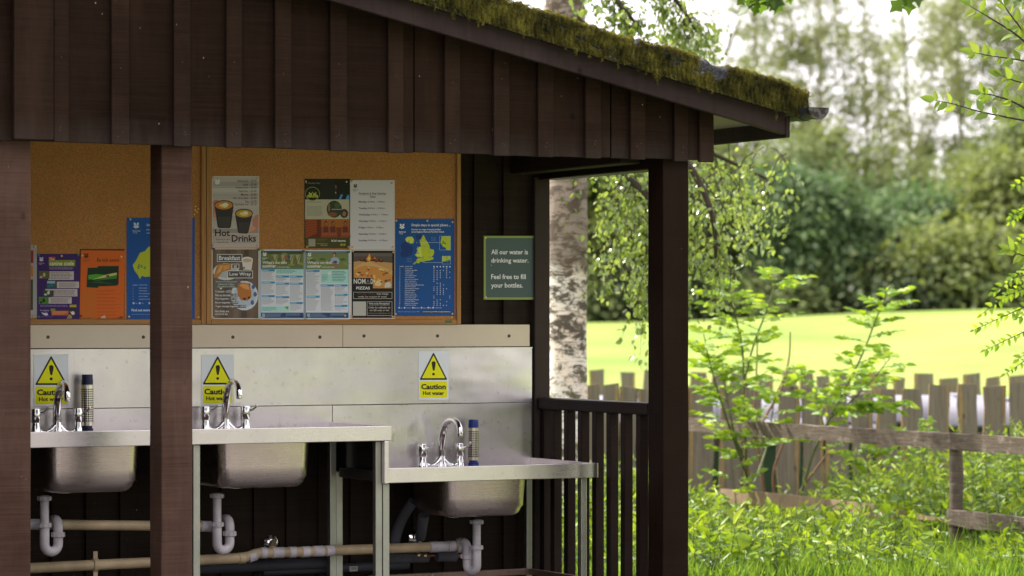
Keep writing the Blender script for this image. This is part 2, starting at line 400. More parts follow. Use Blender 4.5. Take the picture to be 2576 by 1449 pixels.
# side railing
rl = thing('side_railing', (pr+.02, -.6, 0), 'dark brown timber balustrade between back wall and right corner post', 'railing')
xa = .104
zr = 1.32-(1000-HY)*(at(1345, 1000, X=xa)-EYE).dot(FW)/FPX
MB().box(xa, xa+.07, -DF+.126, -.033, zr-.052, zr).build('top_rail', M['rail'], rl, bevel=.008, seg=2)
MB().box(xa+.012, xa+.06, -DF+.126, -.033, .10, .145).build('bottom_rail', M['rail'], rl, bevel=.004)
n = 9
for px in (1388, 1422, 1457, 1493, 1529, 1565, 1604):
    p = at(px, 1200, X=xa+.012); w = .019
    MB().box(xa+.014, xa+.054, p.y-w, p.y+w, .145, zr-.052).build('baluster', M['rail'], rl, bevel=.002)
p = at(1362, 1200, X=xa+.012)
MB().box(xa+.014, xa+.054, p.y-.019, p.y+.019, .145, zr-.052).build('baluster', M['rail'], rl, bevel=.002)
# gutter
gut = thing('roof_gutter', (RX0+.055, -.6, RZ0+.03), 'dark half round gutter with blistered end cap under the mossy eave', 'gutter')
gy0 = -1.43
g = at(2060, 270, Y=gy0); gr = .047; gx = g.x; gz = g.z
def half(r, y, n=12): return [(gx + r*math.cos(math.pi + math.pi*i/n), y, gz + r*math.sin(math.pi+math.pi*i/n)) for i in range(n+1)]
mb = MB(); o1, o2 = half(gr, gy0+.004), half(gr, .4); i1, i2 = half(gr-.004, gy0+.004), half(gr-.004, .4)
mb.rings([o1 + i1[::-1], o2 + i2[::-1]]); mb.build('channel', M['darkpipe'], gut, smooth=True)
mb = MB(); mb.rings([half(gr+.003, gy0), half(gr+.003, gy0+.022)]); 
tcap = MT('peeling_brown_plastic').set(rough=.45, spec=.3); tcap.base(tcap.mix(tcap.ramp(tcap.noise(tcap.mapc(), 26, 3, .5), [(.47, 0.0), (.50, 1.0)]), (.018, .011, .009), (.07, .072, .066))); mb.build('end_cap', tcap.m, gut, smooth=True)
mb = MB(); mb.rings([half(gr+.004, gy0+.10), half(gr+.004, gy0+.135)]); mb.build('clip', M['black'], gut, smooth=True)
MB().box(RX0+.001, gx-gr+.012, -1.2, -1.17, gz-.03, gz-.004).build('bracket', M['black'], gut)
# ------------------------------------------------------------------ moss on the roof edge
def npmesh(name, V, F, rnd=None):                          # V (n,3), F (m,3) numpy
    me = bpy.data.meshes.new(name); me.vertices.add(len(V)); me.vertices.foreach_set('co', np.ascontiguousarray(V, dtype=np.float32).ravel())
    k = F.shape[1]
    me.loops.add(F.size); me.loops.foreach_set('vertex_index', np.ascontiguousarray(F, dtype=np.int32).ravel())
    me.polygons.add(len(F)); me.polygons.foreach_set('loop_start', np.arange(0, F.size, k, dtype=np.int32)); me.polygons.foreach_set('loop_total', np.full(len(F), k, dtype=np.int32))
    if rnd is not None:
        a = me.attributes.new('rnd', 'FLOAT', 'POINT'); a.data.foreach_set('value', rnd.astype(np.float32))
    me.update(calc_edges=True); return me
def nrm(a): return a/np.maximum(1e-9, np.linalg.norm(a, axis=1, keepdims=True))
T_LEAF = (np.array([[0, 0, 0], [-.27, .28, .07], [.27, .28, .07], [0, .42, 0], [-.20, .66, .05], [.20, .66, .05], [0, 1, -.08]], float),
          np.array([[0, 3, 1], [0, 2, 3], [1, 3, 4], [3, 2, 5], [4, 3, 6], [3, 5, 6]]))
T_SLIM = (np.array([[0, 0, 0], [-.15, .4, .04], [.15, .4, .04], [0, 1, -.1], [0, .45, -.01]], float), np.array([[0, 4, 1], [0, 2, 4], [1, 4, 3], [4, 2, 3]]))
T_RHOMB = (np.array([[0, 0, 0], [-.32, .5, .1], [.32, .45, .1], [0, 1, -.1]], float), np.array([[0, 2, 1], [1, 2, 3]]))
T_BLADE = (np.array([[-.5, 0, 0], [.5, 0, 0], [-.4, .55, .04], [.4, .55, .04], [0, 1, .16]], float), np.array([[0, 1, 2], [1, 3, 2], [2, 3, 4]]))
def scatter(P, A, N, L, Wd, tpl, rng, rnd=None):
    """P base points, A leaf axes, N rough normals, L lengths, Wd widths"""
    tv, tf = tpl; n = len(P); A = nrm(A); N = nrm(N - A*np.sum(N*A, 1, keepdims=True)); B = np.cross(A, N)
    V = (P[:, None, :] + A[:, None, :]*(tv[None, :, 1:2]*L[:, None, None]) + B[:, None, :]*(tv[None, :, 0:1]*Wd[:, None, None]) + N[:, None, :]*(tv[None, :, 2:3]*L[:, None, None]))
    F = tf[None] + (np.arange(n)*len(tv))[:, None, None]
    if rnd is None: rnd = rng.random(n)
    return V.reshape(-1, 3), F.reshape(-1, tf.shape[1]), np.repeat(rnd, len(tv))
def cat(parts):
    V = []; F = []; Rr = []; o = 0
    for v, f, r in parts: V.append(v); F.append(f+o); Rr.append(r); o += len(v)
    return np.concatenate(V), np.concatenate(F), np.concatenate(Rr)
def leafmat(name, stops, trans=.35, tcol=(.30, .42, .03), rough=.45, spec=.4, nscale=.0, tw=None):
    t = MT(name).set(rough=rough, spec=spec)
    a = t.n.new('ShaderNodeAttribute'); a.attribute_name = 'rnd'; fac = a.outputs['Fac']
    if nscale:
        nn = t.noise(t.mapc(), nscale, 3, .6)
        fac = t.math('ADD', t.math('MULTIPLY', fac, .55), t.math('MULTIPLY_ADD', nn, 1.3, -.42))
    c = t.ramp(fac, stops); t.base(c)
    if trans:
        tr = t.n.new('ShaderNodeBsdfTranslucent'); ms = t.n.new('ShaderNodeMixShader'); ms.inputs[0].default_value = trans
        t.l.new(t.mix(.6, c, tcol), tr.inputs['Color'])
        t.l.new(t.b.outputs[0], ms.inputs[1]); t.l.new(tr.outputs[0], ms.inputs[2]); t.l.new(ms.outputs[0], t.out.inputs['Surface'])
    return t.m
rng = np.random.default_rng(3)
M['moss'] = leafmat('olive_moss', [(.05, (.010, .011, .004)), (.3, (.045, .044, .010)), (.55, (.115, .108, .020)), (.85, (.25, .23, .040)), (1, (.34, .32, .055))], .25, (.3, .25, .03), .9, .1, 14)
mossx1 = at(2029, 250, Y=-1.34).x; mossx0 = -2.2
def mossh(x): return .203 + .006*math.sin(x*5)+.004*math.sin(x*13+1)+.003*math.sin(x*37)
def bare(x, t):                                           # patches of bare felt: (x centre, half width) near the top
    return any(abs(x-c) < w*(1-.0*t) and t > lo for c, w, lo in BARE)
BARE = [(at(1795, 150, Y=-1.34).x, .072, .5), (at(1600, 110, Y=-1.34).x, .012, .8)]
# knobbly cushion under the tufts
nx, nt = 300, 16; V = []; 
for i in range(nx+1):
    x = mossx0 + (mossx1-mossx0)*i/nx
    for k in range(nt+1):
        t = k/nt                                          # 0..: up the front face then back over the top
        H = mossh(x); z0 = .088
        fr = min(1, t/.55)
        y = -1.338 - .003*math.sin(x*55)*math.sin(t*5+x*9) - .003*math.sin(x*131+2*math.sin(t*7)) + (0 if t <= .55 else (t-.55)/.45*.42) + .012*max(0, fr-.8)*5
        z = z0 + (H-z0)*fr + (0 if t <= .55 else .006*math.sin(x*60+y*70))
        if bare(x, fr) : y += .004; z -= .006
        if i == nx: y = max(y, -1.325)
        V.append((x, y, rz(x)+z))
V = np.array(V); idx = np.arange((nx+1)*(nt+1)).reshape(nx+1, nt+1)
F = np.stack([idx[:-1, :-1].ravel(), idx[1:, :-1].ravel(), idx[1:, 1:].ravel(), idx[:-1, 1:].ravel()], 1)
mb_end = [tuple(V[idx[nx, k]]) for k in range(nt+1)]
me = npmesh('roof_edge_felt', V, F)
t = MT('felt_and_lichen').set(rough=.9, spec=.3)
n1 = t.noise(t.mapc(), 9, 5, .7); n2 = t.noise(t.mapc(), 90, 3, .6)
t.base(t.mix(t.ramp(n1, [(.60, 0.0), (.66, .9)]), t.mix(t.ramp(n2, [(.35, 0.0), (.65, 1.0)]), (.020, .021, .022), (.060, .060, .060)), (.30, .32, .29))).bump(n2, .7, .006)
edge = link('roof_edge', me, t.m, shel)
MB().face(mb_end).__class__
mb = MB(); mb.face(mb_end + [(mossx1, -.9, rz(mossx1)+.09), (mossx1, -1.325, rz(mossx1)+.075)]); mb.build('roof_edge_end', t.m, shel)
def mosstufts(n):
    x = rng.uniform(mossx0, mossx1+.006, n); t = rng.random(n)**.8
    H = .203 + .006*np.sin(x*5)+.004*np.sin(x*13+1)+.003*np.sin(x*37)
    # density patches
    dn = np.sin(x*9+t*5)+np.sin(x*23+t*11+2)*.7+np.sin(x*47-t*17)*.5
    keep = (dn > -1.9+rng.random(n)*.4)
    for c, w, lo in BARE: keep &= ~((np.abs(x-c) < w*(.85+.3*rng.random(n))) & (t > lo+.1*np.sin(x*70)))
    lich = (np.abs(x-at(1700, 150, Y=-1.34).x) < .028) & (np.abs(t-.62) < .22); keep &= ~lich | (rng.random(n) < .25)
    x, t, H, dn = x[keep], t[keep], H[keep], dn[keep]; n = len(x)
    z = .084+(H-.084)*t; RZ = RZ0+(RX0-x)*SL
    clump = .003*np.sin(x*55)*np.sin(t*5+x*9)+.003*np.sin(x*131+2*np.sin(t*7))+.0025*np.sin(x*330+np.sin(t*11))*np.sin(t*9+x*40)
    P = np.stack([x, -1.340-clump-rng.random(n)*.006, RZ+z], 1)
    A = np.stack([rng.normal(0, .22, n)-.10, -.45-rng.random(n)*.4+0*x, -1.0+1.35*np.maximum(0, t-.78)/.22*rng.random(n)], 1)
    L = .004+.007*rng.random(n)
    N = np.stack([rng.normal(0, .6, n), -np.ones(n), rng.normal(0, .4, n)], 1)
    r = np.clip(.36+.16*np.sin(x*47+2*np.sin(t*4))*np.sin(x*9+t*7)+.12*np.sin(x*290+2*np.sin(t*5))+.20*rng.normal(0, .8, n)+.30*(t > .92)+.12*(dn > .6), 0, 1)  # tufts paler along the top edge: sunlit rim put into the tone
    return scatter(P, A, N, L, L*.36, T_RHOMB, rng, r)
def mosstop(n):
    x = rng.uniform(mossx0, mossx1+.008, n); u = rng.random(n)**1.6
    H = .203 + .006*np.sin(x*5)+.004*np.sin(x*13+1)+.003*np.sin(x*37)
    keep = np.ones(n, bool)
    for c, w, lo in BARE: keep &= ~(np.abs(x-c) < w*(.85+.3*rng.random(n)))
    x, u, H = x[keep], u[keep], H[keep]; n = len(x)
    bump = .008*np.maximum(0, np.sin(x*33)*np.sin(x*71+1)) + .006*np.sin(x*150)
    P = np.stack([x, -1.338+u*.40, RZ0+(RX0-x)*SL+H+bump-.006], 1)
    A = np.stack([rng.normal(0, .6, n), -.2+rng.normal(0, .6, n), np.ones(n)], 1)
    L = .005+.007*rng.random(n); N = rng.normal(0, 1, (n, 3))
    return scatter(P, A, N, L, L*.4, T_RHOMB, rng, np.clip(.75+.25*rng.normal(0, .8, n), 0, 1))  # top tufts start pale: sunlight from behind put into the tone
def mossend(n):
    y = rng.uniform(-1.34, -.9, n); t = rng.random(n)
    x = np.full(n, mossx1)+rng.random(n)*.012; RZ = RZ0+(RX0-x)*SL
    P = np.stack([x, y, RZ+.088+.115*t], 1); A = np.stack([.6+0*x, rng.normal(0, .4, n), -.8+rng.normal(0, .3, n)], 1); L = .01+.012*rng.random(n)
    return scatter(P, A, rng.normal(0, 1, (n, 3)), L, L*.35, T_RHOMB, rng)
def mossdrip(n):                                          # loose strands hanging over the barge board
    out = []
    for _ in range(n):
        x = rng.uniform(mossx0, mossx1-.02); ln = rng.choice([.015, .025, .045], p=[.6, .3, .1]); m = int(14+ln*900)
        tt = rng.random(m); y = -1.343-.004*rng.random(m); z = RZ0+(RX0-x)*SL+.088-tt*ln
        P = np.stack([x+rng.normal(0, .0035, m)*(1-.5*tt)+.006*tt*math.sin(x*90), y, z], 1)
        A = np.stack([rng.normal(0, .4, m), -.2-0*tt, -1+0*tt], 1); L = .008+.006*rng.random(m)
        out.append(scatter(P, A, rng.normal(0, 1, (m, 3)), L, L*.35, T_RHOMB, rng, np.clip(.35+rng.normal(0, .2, m), 0, 1)))
    return cat(out)
v, f, r = cat([mosstufts(200000), mosstop(70000), mossend(4000), mossdrip(34)])
me = npmesh('moss', v, f, r); mo = link('moss', me, M['moss'], shel)

# ------------------------------------------------------------------ notice boards
def board(x0, x1, z0, z1, y1, label):
    th = thing('notice_board', ((x0+x1)/2, 0, z0), label, 'notice board', 'oak framed cork notice boards side by side')
    w = .021
    MB().box(x0+w, x1-w, -.026, -.0205, z0+w, z1-w).build('cork_sheet', M['cork'], th)
    for q in (0, 1):
        a, b = ((x0, x0+w), (x1-w, x1))[q]
        MB().box(a, b, -.036, -.0205, z0+.0005, z1).build('frame_upright', M['oakv'], th, bevel=.003, seg=2)
    for q in (0, 1):
        a, b = ((z0, z0+w), (z1-w, z1))[q]
        MB().box(x0+w+.0005, x1-w-.0005, -.036, -.0205, a, b).build('frame_rail', M['oak'], th, bevel=.003, seg=2)
    return th
BY = -.036
bx1 = at(1160, 600, Y=BY).x; bxm = at(519, 600, Y=BY).x; bz0 = at(900, 816, Y=BY).z
board(bxm+.001, bx1, bz0, 2.19, BY, 'oak framed cork board crowded with posters, right of the middle post')
board(-3.0, bxm-.001, bz0, 2.19, BY, 'oak framed cork board behind the middle post, mostly bare above its posters')
a, b = at(1120, 806, Y=BY), at(1137, 812, Y=BY)
mb = MB(); mb.box(a.x, b.x, -.0375, -.0362, b.z, a.z); o = mb.build('maker_plate', C('#3c5a3c'), None, base=(a.x, BY, b.z))
tag(o, 'tiny green maker plate on the bottom right of the cork board frame', 'plate')

# ------------------------------------------------------------------ printed things
_tx = {}
def glyphs(s, bold=0.0):
    if (s, bold) in _tx: return _tx[(s, bold)]
    cu = bpy.data.curves.new('lettering_source', 'FONT'); cu.body = s; cu.resolution_u = 2; cu.offset = bold
    ob = bpy.data.objects.new('lettering_source', cu); me = ob.to_mesh()
    v = [(q.co.x, q.co.y) for q in me.vertices]; f = [tuple(p.vertices) for p in me.polygons]
    ob.to_mesh_clear(); bpy.data.objects.remove(ob); bpy.data.curves.remove(cu)
    xs = [p[0] for p in v] or [0, 1]; ys = [p[1] for p in v] or [0, 1]
    _tx[(s, bold)] = (v, f, min(xs), max(xs), min(ys), max(ys)); return _tx[(s, bold)]
CROPS = {'A': (0, 380, 740/1881), 'B': (560, 460, 440/1386), 'C': (840, 460, 480/1512), 'W': (1100, 420, 900/2248),
         'L': (0, 880, 740/1449), 'M': (740, 880, 560/1097), 'E': (80, 680, 340/2142), 'F': (1100, 600, 210/1014), 'T': (60, 980, 360/2087)}
class Print:
    """a flat printed sheet on the plane y = Y; coordinates read off an enlarged view of the photo"""
    def __init__(s, crop, Y, g=1.5): s.c = CROPS[crop]; s.Y = Y; s.mb = MB(); s.tb = MB(); s.mats = []; s.tm = []; s.bb = []; s.g = g
    def crop(s, c): s.c = CROPS[c]; return s
    def P(s, x, y):
        q = at((s.c[0]+x*s.c[2])/1.118012, (s.c[1]+y*s.c[2])/1.118012, Y=s.Y); return q.x, q.z
    def mi(s, col, L):
        m = C(col, s.g)
        if m not in L: L.append(m)
        return L.index(m)
    def poly(s, pts, col, raw=False):
        q = pts if raw else [s.P(*p) for p in pts]
        y = s.lay(q)
        s.mb.face([(a, y, b) for a, b in q], s.mi(col, s.mats)); return s
    def lay(s, q, keep=True):                              # each colour lies a tenth of a millimetre above what it overprints
        b = (min(a for a, _ in q), max(a for a, _ in q), min(c for _, c in q), max(c for _, c in q)); L = 0
        for c, l in s.bb:
            if l >= L and b[0] < c[1] and b[1] > c[0] and b[2] < c[3] and b[3] > c[2]: L = l+1
        if keep: s.bb.append((b, L))
        return s.Y - .0012 - L*.00012
    def rect(s, x0, y0, x1, y1, col): return s.poly([(x0, y0), (x0, y1), (x1, y1), (x1, y0)], col)
    def sheet(s, x0, y0, x1, y1, col, side='#c8c4bc'):
        a, b = s.P(x0, y0), s.P(x1, y1); s.x0, s.z1 = a; s.x1, s.z0 = b
        n = 8; k = s.mi(side, s.mats); 
        s.mb.c = k; s.mb.box(s.x0, s.x1, s.Y-.0011, s.Y-.0002, s.z0, s.z1)
        return s.rect(x0, y0, x1, y1, col)
    def circ(s, x, y, r, col, ry=None, n=18):
        return s.poly([(x+r*math.cos(2*math.pi*k/n), y+(ry or r)*math.sin(2*math.pi*k/n)) for k in range(n)][::-1], col)
    def blob(s, x, y, rx, ry, col, n=14, j=.25, seed=0):
        q = random.Random(seed+int(x*7+y)); return s.poly([(x+rx*(1-j*q.random())*math.cos(2*math.pi*k/n), y+ry*(1-j*q.random())*math.sin(2*math.pi*k/n)) for k in range(n)][::-1], col)
    def frame(s, x0, y0, x1, y1, w, col):
        s.rect(x0, y0, x1, y0+w, col); s.rect(x0, y1-w, x1, y1, col); s.rect(x0, y0+w, x0+w, y1-w, col); return s.rect(x1-w, y0+w, x1, y1-w, col)
    def text(s, st, x0, y0, x1, y1, col, bold=0.0):
        v, f, a, b, c, d = glyphs(st, bold+.009); k = s.mi(col, s.tm); n = len(s.tb.v); y = s.lay([s.P(x0, y0), s.P(x1, y1)], False)-.0001
        for px, py in v:
            X, Z = s.P(x0+(px-a)/(b-a)*(x1-x0), y1-(py-c)/max(1e-6, d-c)*(y1-y0)); s.tb.v.append((X, y, Z))
        for q in f: s.tb.f.append(tuple(n+i for i in q)); s.tb.m.append(k)
        return s
    def para(s, x0, y0, x1, y1, n, col, h=.42, ragged=.3, seed=1):
        q = random.Random(seed+int(x0+y0)); st = (y1-y0)/n
        for i in range(n):
            x = x0; end = x1-(x1-x0)*ragged*q.random()*(1 if i < n-1 else 1.6)
            while x < end-2:
                w = min(end-x, (x1-x0)*(.05+.09*q.random())); s.rect(x, y0+i*st, x+w, y0+i*st+st*h, col); x += w+(x1-x0)*.018
        return s
    def oak(s, x, y, w, col):                              # sprig of oak leaves with two acorns
        for cx, cy, a, ln in ((.30, .30, -35, .34), (.72, .30, 35, .34), (.25, .62, -110, .27), (.75, .62, 110, .27), (.5, .55, 180, .22)):
            pts = []
            for k in range(16):
                t = 2*math.pi*k/16; rr = (1+.18*math.cos(4*t)); px, py = .42*ln*rr*math.sin(t), -.62*ln*rr*math.cos(t)
                ca, sa = math.cos(R(a)), math.sin(R(a)); pts.append((x+w*(cx+px*ca-py*sa), y+w*1.15*(cy+px*sa+py*ca)))
            s.poly(pts[::-1], col)
        s.circ(x+w*.40, y+w*.88, w*.10, col, w*.13); return s.circ(x+w*.62, y+w*.86, w*.09, col, w*.12)
    def done(s, name, label, cat='poster', group='posters pinned to the cork boards', tilt=0):
        base = ((s.x0+s.x1)/2, s.Y, s.z0)
        o = s.mb.build(name, s.mats, None, base=base)
        if s.tb.v: s.tb.build('lettering', s.tm, o)
        tag(o, label, cat, group); s.o = o; return s
CY = -.026                                                 # face of the cork
PCOL = {'brass': M['brass'], 'green': plain('green_pin_plastic', (.02, .22, .13), .35), 'red': plain('red_pin_plastic', (.45, .02, .02), .35), 'blue': plain('blue_pin_plastic', (.02, .09, .35), .35), 'yellow': plain('yellow_pin_plastic', (.7, .5, .03), .35), 'white': plain('white_pin_plastic', (.6, .55, .5), .35)}
_pin = {}
def pin(crop, x, y, col, label, group, off=-.0021):
    c = CROPS[crop]; q = at((c[0]+x*c[2])/1.118012, (c[1]+y*c[2])/1.118012, Y=CY+off)
    if col not in _pin:
        mb = MB()
        if col == 'brass': mb.lathe((0, 0, 0), [(.0001, -.0026), (.003, -.0022), (.0046, -.0010), (.0050, 0), (.0010, .0005), (.0006, .0016)], 14, 'y')
        else: mb.lathe((0, 0, 0), [(.0044, -.011), (.0046, -.0095), (.0030, -.0085), (.0026, -.004), (.0045, -.003), (.0046, 0), (.0006, .0005), (.0005, .0016)], 12, 'y')
        o = mb.build('drawing_pin', PCOL[col], None, base=(0, 0, 0), smooth=True)
        bm = bmesh.new(); bm.from_mesh(o.data); bm.to_mesh(o.data); bm.free(); _pin[col] = o
    else:
        o = _pin[col].copy(); S.collection.objects.link(o)
    o.location = q; tag(o, label, 'drawing pin', group); return o
def pins(crop, pts, what):
    for x, y, col, pos in pts:
        pin(crop, x, y, col, f'{col} pin at the {pos} of the {what}', 'drawing pins holding the posters')

# --- hot drinks
p = Print('B', CY, 1.45).sheet(113, 112, 531, 745, '#b9b3ae').rect(118, 122, 526, 740, '#aaa39c')
for k, (yy, cc) in enumerate(((165, '#98928d'), (212, '#b3ada8'), (275, '#a39c97'), (350, '#b0a8a2'), (470, '#a59a94'), (578, '#8f8680'), (640, '#a89a92'), (700, '#b5a59c'))):
    p.rect(118, yy, 526, yy+3, '#7f7873').rect(118, yy+4, 526, yy+38, cc)
p.oak(134, 132, 54, '#dedad6')
for st, y, x in (('Americano - £3.10', 144, 337), ('Latte - £3.60', 174, 386), ('Cappuccino - £3.60', 204, 321), ('Espresso - £2.30', 235, 349), ('Mocha - £3.90', 265, 371), ('Hot chocolate - £2.90', 295, 300), ('Tea - £2.70', 326, 404), ('Speciality tea - £2.10', 355, 315)):
    p.text(st, x, y, 507, y+20, '#2c2825', .004)
# hands and cups
p.poly([(122, 332), (150, 318), (172, 330), (190, 400), (178, 470), (162, 490), (140, 470), (124, 430)], '#a8705a').poly([(120, 440), (150, 430), (178, 452), (174, 478), (150, 490), (124, 462)], '#b97f66')
p.poly([(526, 450), (500, 455), (470, 505), (474, 560), (430, 580), (428, 606), (446, 612), (500, 590), (526, 570)], '#b27660').poly([(432, 578), (492, 556), (500, 580), (446, 610), (428, 604)], '#c58b72').blob(296, 420, 12, 22, '#b4806a')
p.poly([(133, 358), (162, 560), (176, 572), (270, 572), (280, 560), (304, 372)], '#2f2b29')
for k in range(11): p.poly([(168+k*10, 470), (176+k*9, 562), (180+k*9, 562), (173+k*10, 470)], '#46413e')
p.circ(218, 366, 86, '#3a3431', 42).circ(217, 370, 78, '#b5762d', 37).blob(214, 372, 50, 22, '#d6a763', seed=4).circ(232, 362, 22, '#eddcb9', 14).poly([(196, 372), (214, 352), (240, 352), (262, 366), (226, 392)], '#ead3a4')
p.poly([(316, 440), (342, 606), (352, 618), (420, 622), (434, 612), (474, 440)], '#2f2b29')
for k in range(9): p.poly([(350+k*11, 520), (356+k*9, 612), (360+k*9, 612), (355+k*11, 520)], '#46413e')
p.circ(396, 440, 80, '#3a3431', 40).circ(396, 444, 72, '#b08c35', 34).blob(398, 445, 44, 20, '#d8bb70', seed=3).circ(410, 436, 20, '#efe3bd', 13)
p.text('Hot', 139, 584, 272, 643, '#1e1a19', .012).text('Drinks', 287, 632, 503, 694, '#1e1a19', .012)
p.text('Served in the', 148, 664, 270, 680, '#5d544f').text('shop all day.', 156, 688, 260, 706, '#5d544f')
p.done('poster', 'hot drinks price poster with two held coffee cups, upper left of the board')
pins('B', [(124, 124, 'brass', 'top left corner'), (515, 133, 'brass', 'top right corner'), (124, 729, 'brass', 'bottom left corner'), (517, 725, 'brass', 'bottom right corner')], 'hot drinks poster')
# --- breakfast
p = Print('B', CY, 1.45).sheet(111, 752, 531, 1378, '#c8c2ba').rect(118, 760, 524, 1370, '#5f5042')
for x, c_ in ((150, '#6a5a49'), (235, '#544638'), (330, '#6b5b4d'), (400, '#4c3f34'), (470, '#665443')): p.poly([(x, 760), (x-30, 1370), (x+20, 1370), (x+40, 760)], c_)
p.circ(238, 958, 116, '#b8bdbb', 76).circ(240, 955, 96, '#a3a9a8', 60)
p.poly([(126, 1010), (150, 920), (180, 888), (285, 884), (280, 940), (205, 960), (170, 1012)], '#a8733a').poly([(150, 980), (180, 905), (215, 900), (190, 960)], '#c5925a').poly([(215, 905), (270, 893), (262, 930), (212, 950)], '#c08c52')
p.poly([(376, 850), (390, 940), (462, 944), (476, 850)], '#cbc5bd').circ(424, 852, 52, '#d8d3cb', 26).circ(424, 858, 42, '#b9a184', 18).oak(386, 912, 22, '#2f2c2a')
p.circ(400, 1170, 122, '#b9c2c8', 132).circ(404, 1168, 96, '#a4b0ba', 104)
for x, y in ((350, 1060), (480, 1090), (495, 1160), (470, 1230), (440, 1080)): p.blob(x, y, 18, 24, '#4c5a86', seed=x)
p.poly([(338, 1075), (370, 1052), (440, 1062), (458, 1120), (464, 1180), (430, 1214), (372, 1212), (345, 1170), (335, 1110)], '#a86a32').poly([(352, 1080), (380, 1062), (432, 1072), (446, 1120), (400, 1110)], '#c98d50').blob(402, 1198, 16, 12, '#3a2417').blob(440, 1188, 12, 12, '#3a2417')
for x0, y0, x1, y1 in ((157, 802, 380, 870), (287, 888, 354, 933), (249, 948, 475, 1016)): p.rect(x0, y0, x1, y1, '#d0cbc4').rect(x0+5, y0+5, x1-5, y1-5, '#4a4a48')
p.rect(140, 1036, 342, 1100, '#5c6058').poly([(178, 1100), (192, 1118), (204, 1100)], '#c9c9c2')
p.text('Breakfast', 173, 816, 363, 856, '#e6e2dc', .01).text('at', 306, 897, 334, 924, '#e6e2dc', .01).text('Low Wray', 267, 964, 458, 1002, '#e6e2dc', .01)
p.text('Served in the shop between', 147, 1040, 334, 1055, '#b9b9b2').text('8.00am and 11.00am.', 168, 1062, 312, 1076, '#b9b9b2').text('Last orders at 10.45am.', 160, 1082, 318, 1096, '#b9b9b2')
for st, y, x in (('Croissant - £3.50', 1122, 286), ('Pain au chocolat - £3.50', 1156, 342), ('Plain baguette - £1.20', 1189, 326), ('Bacon baguette - £4.50', 1223, 342), ('Vegan sausage baguette - £4.50', 1256, 412)):
    p.rect(140, y-3, x+3, y+23, '#54504a').text(st, 142, y, x, y+20, '#dcd8d1', .006)
p.text('Hot drinks are', 140, 1298, 262, 1318, '#dcd8d1').text('served all day.', 140, 1324, 256, 1346, '#dcd8d1')
p.done('poster', 'breakfast menu poster with croissant and coffee, lower left of the board')
pins('B', [(124, 757, 'blue', 'top left corner'), (526, 762, 'green', 'top right corner'), (125, 1366, 'brass', 'bottom left corner'), (511, 1362, 'green', 'bottom right corner')], 'breakfast poster')
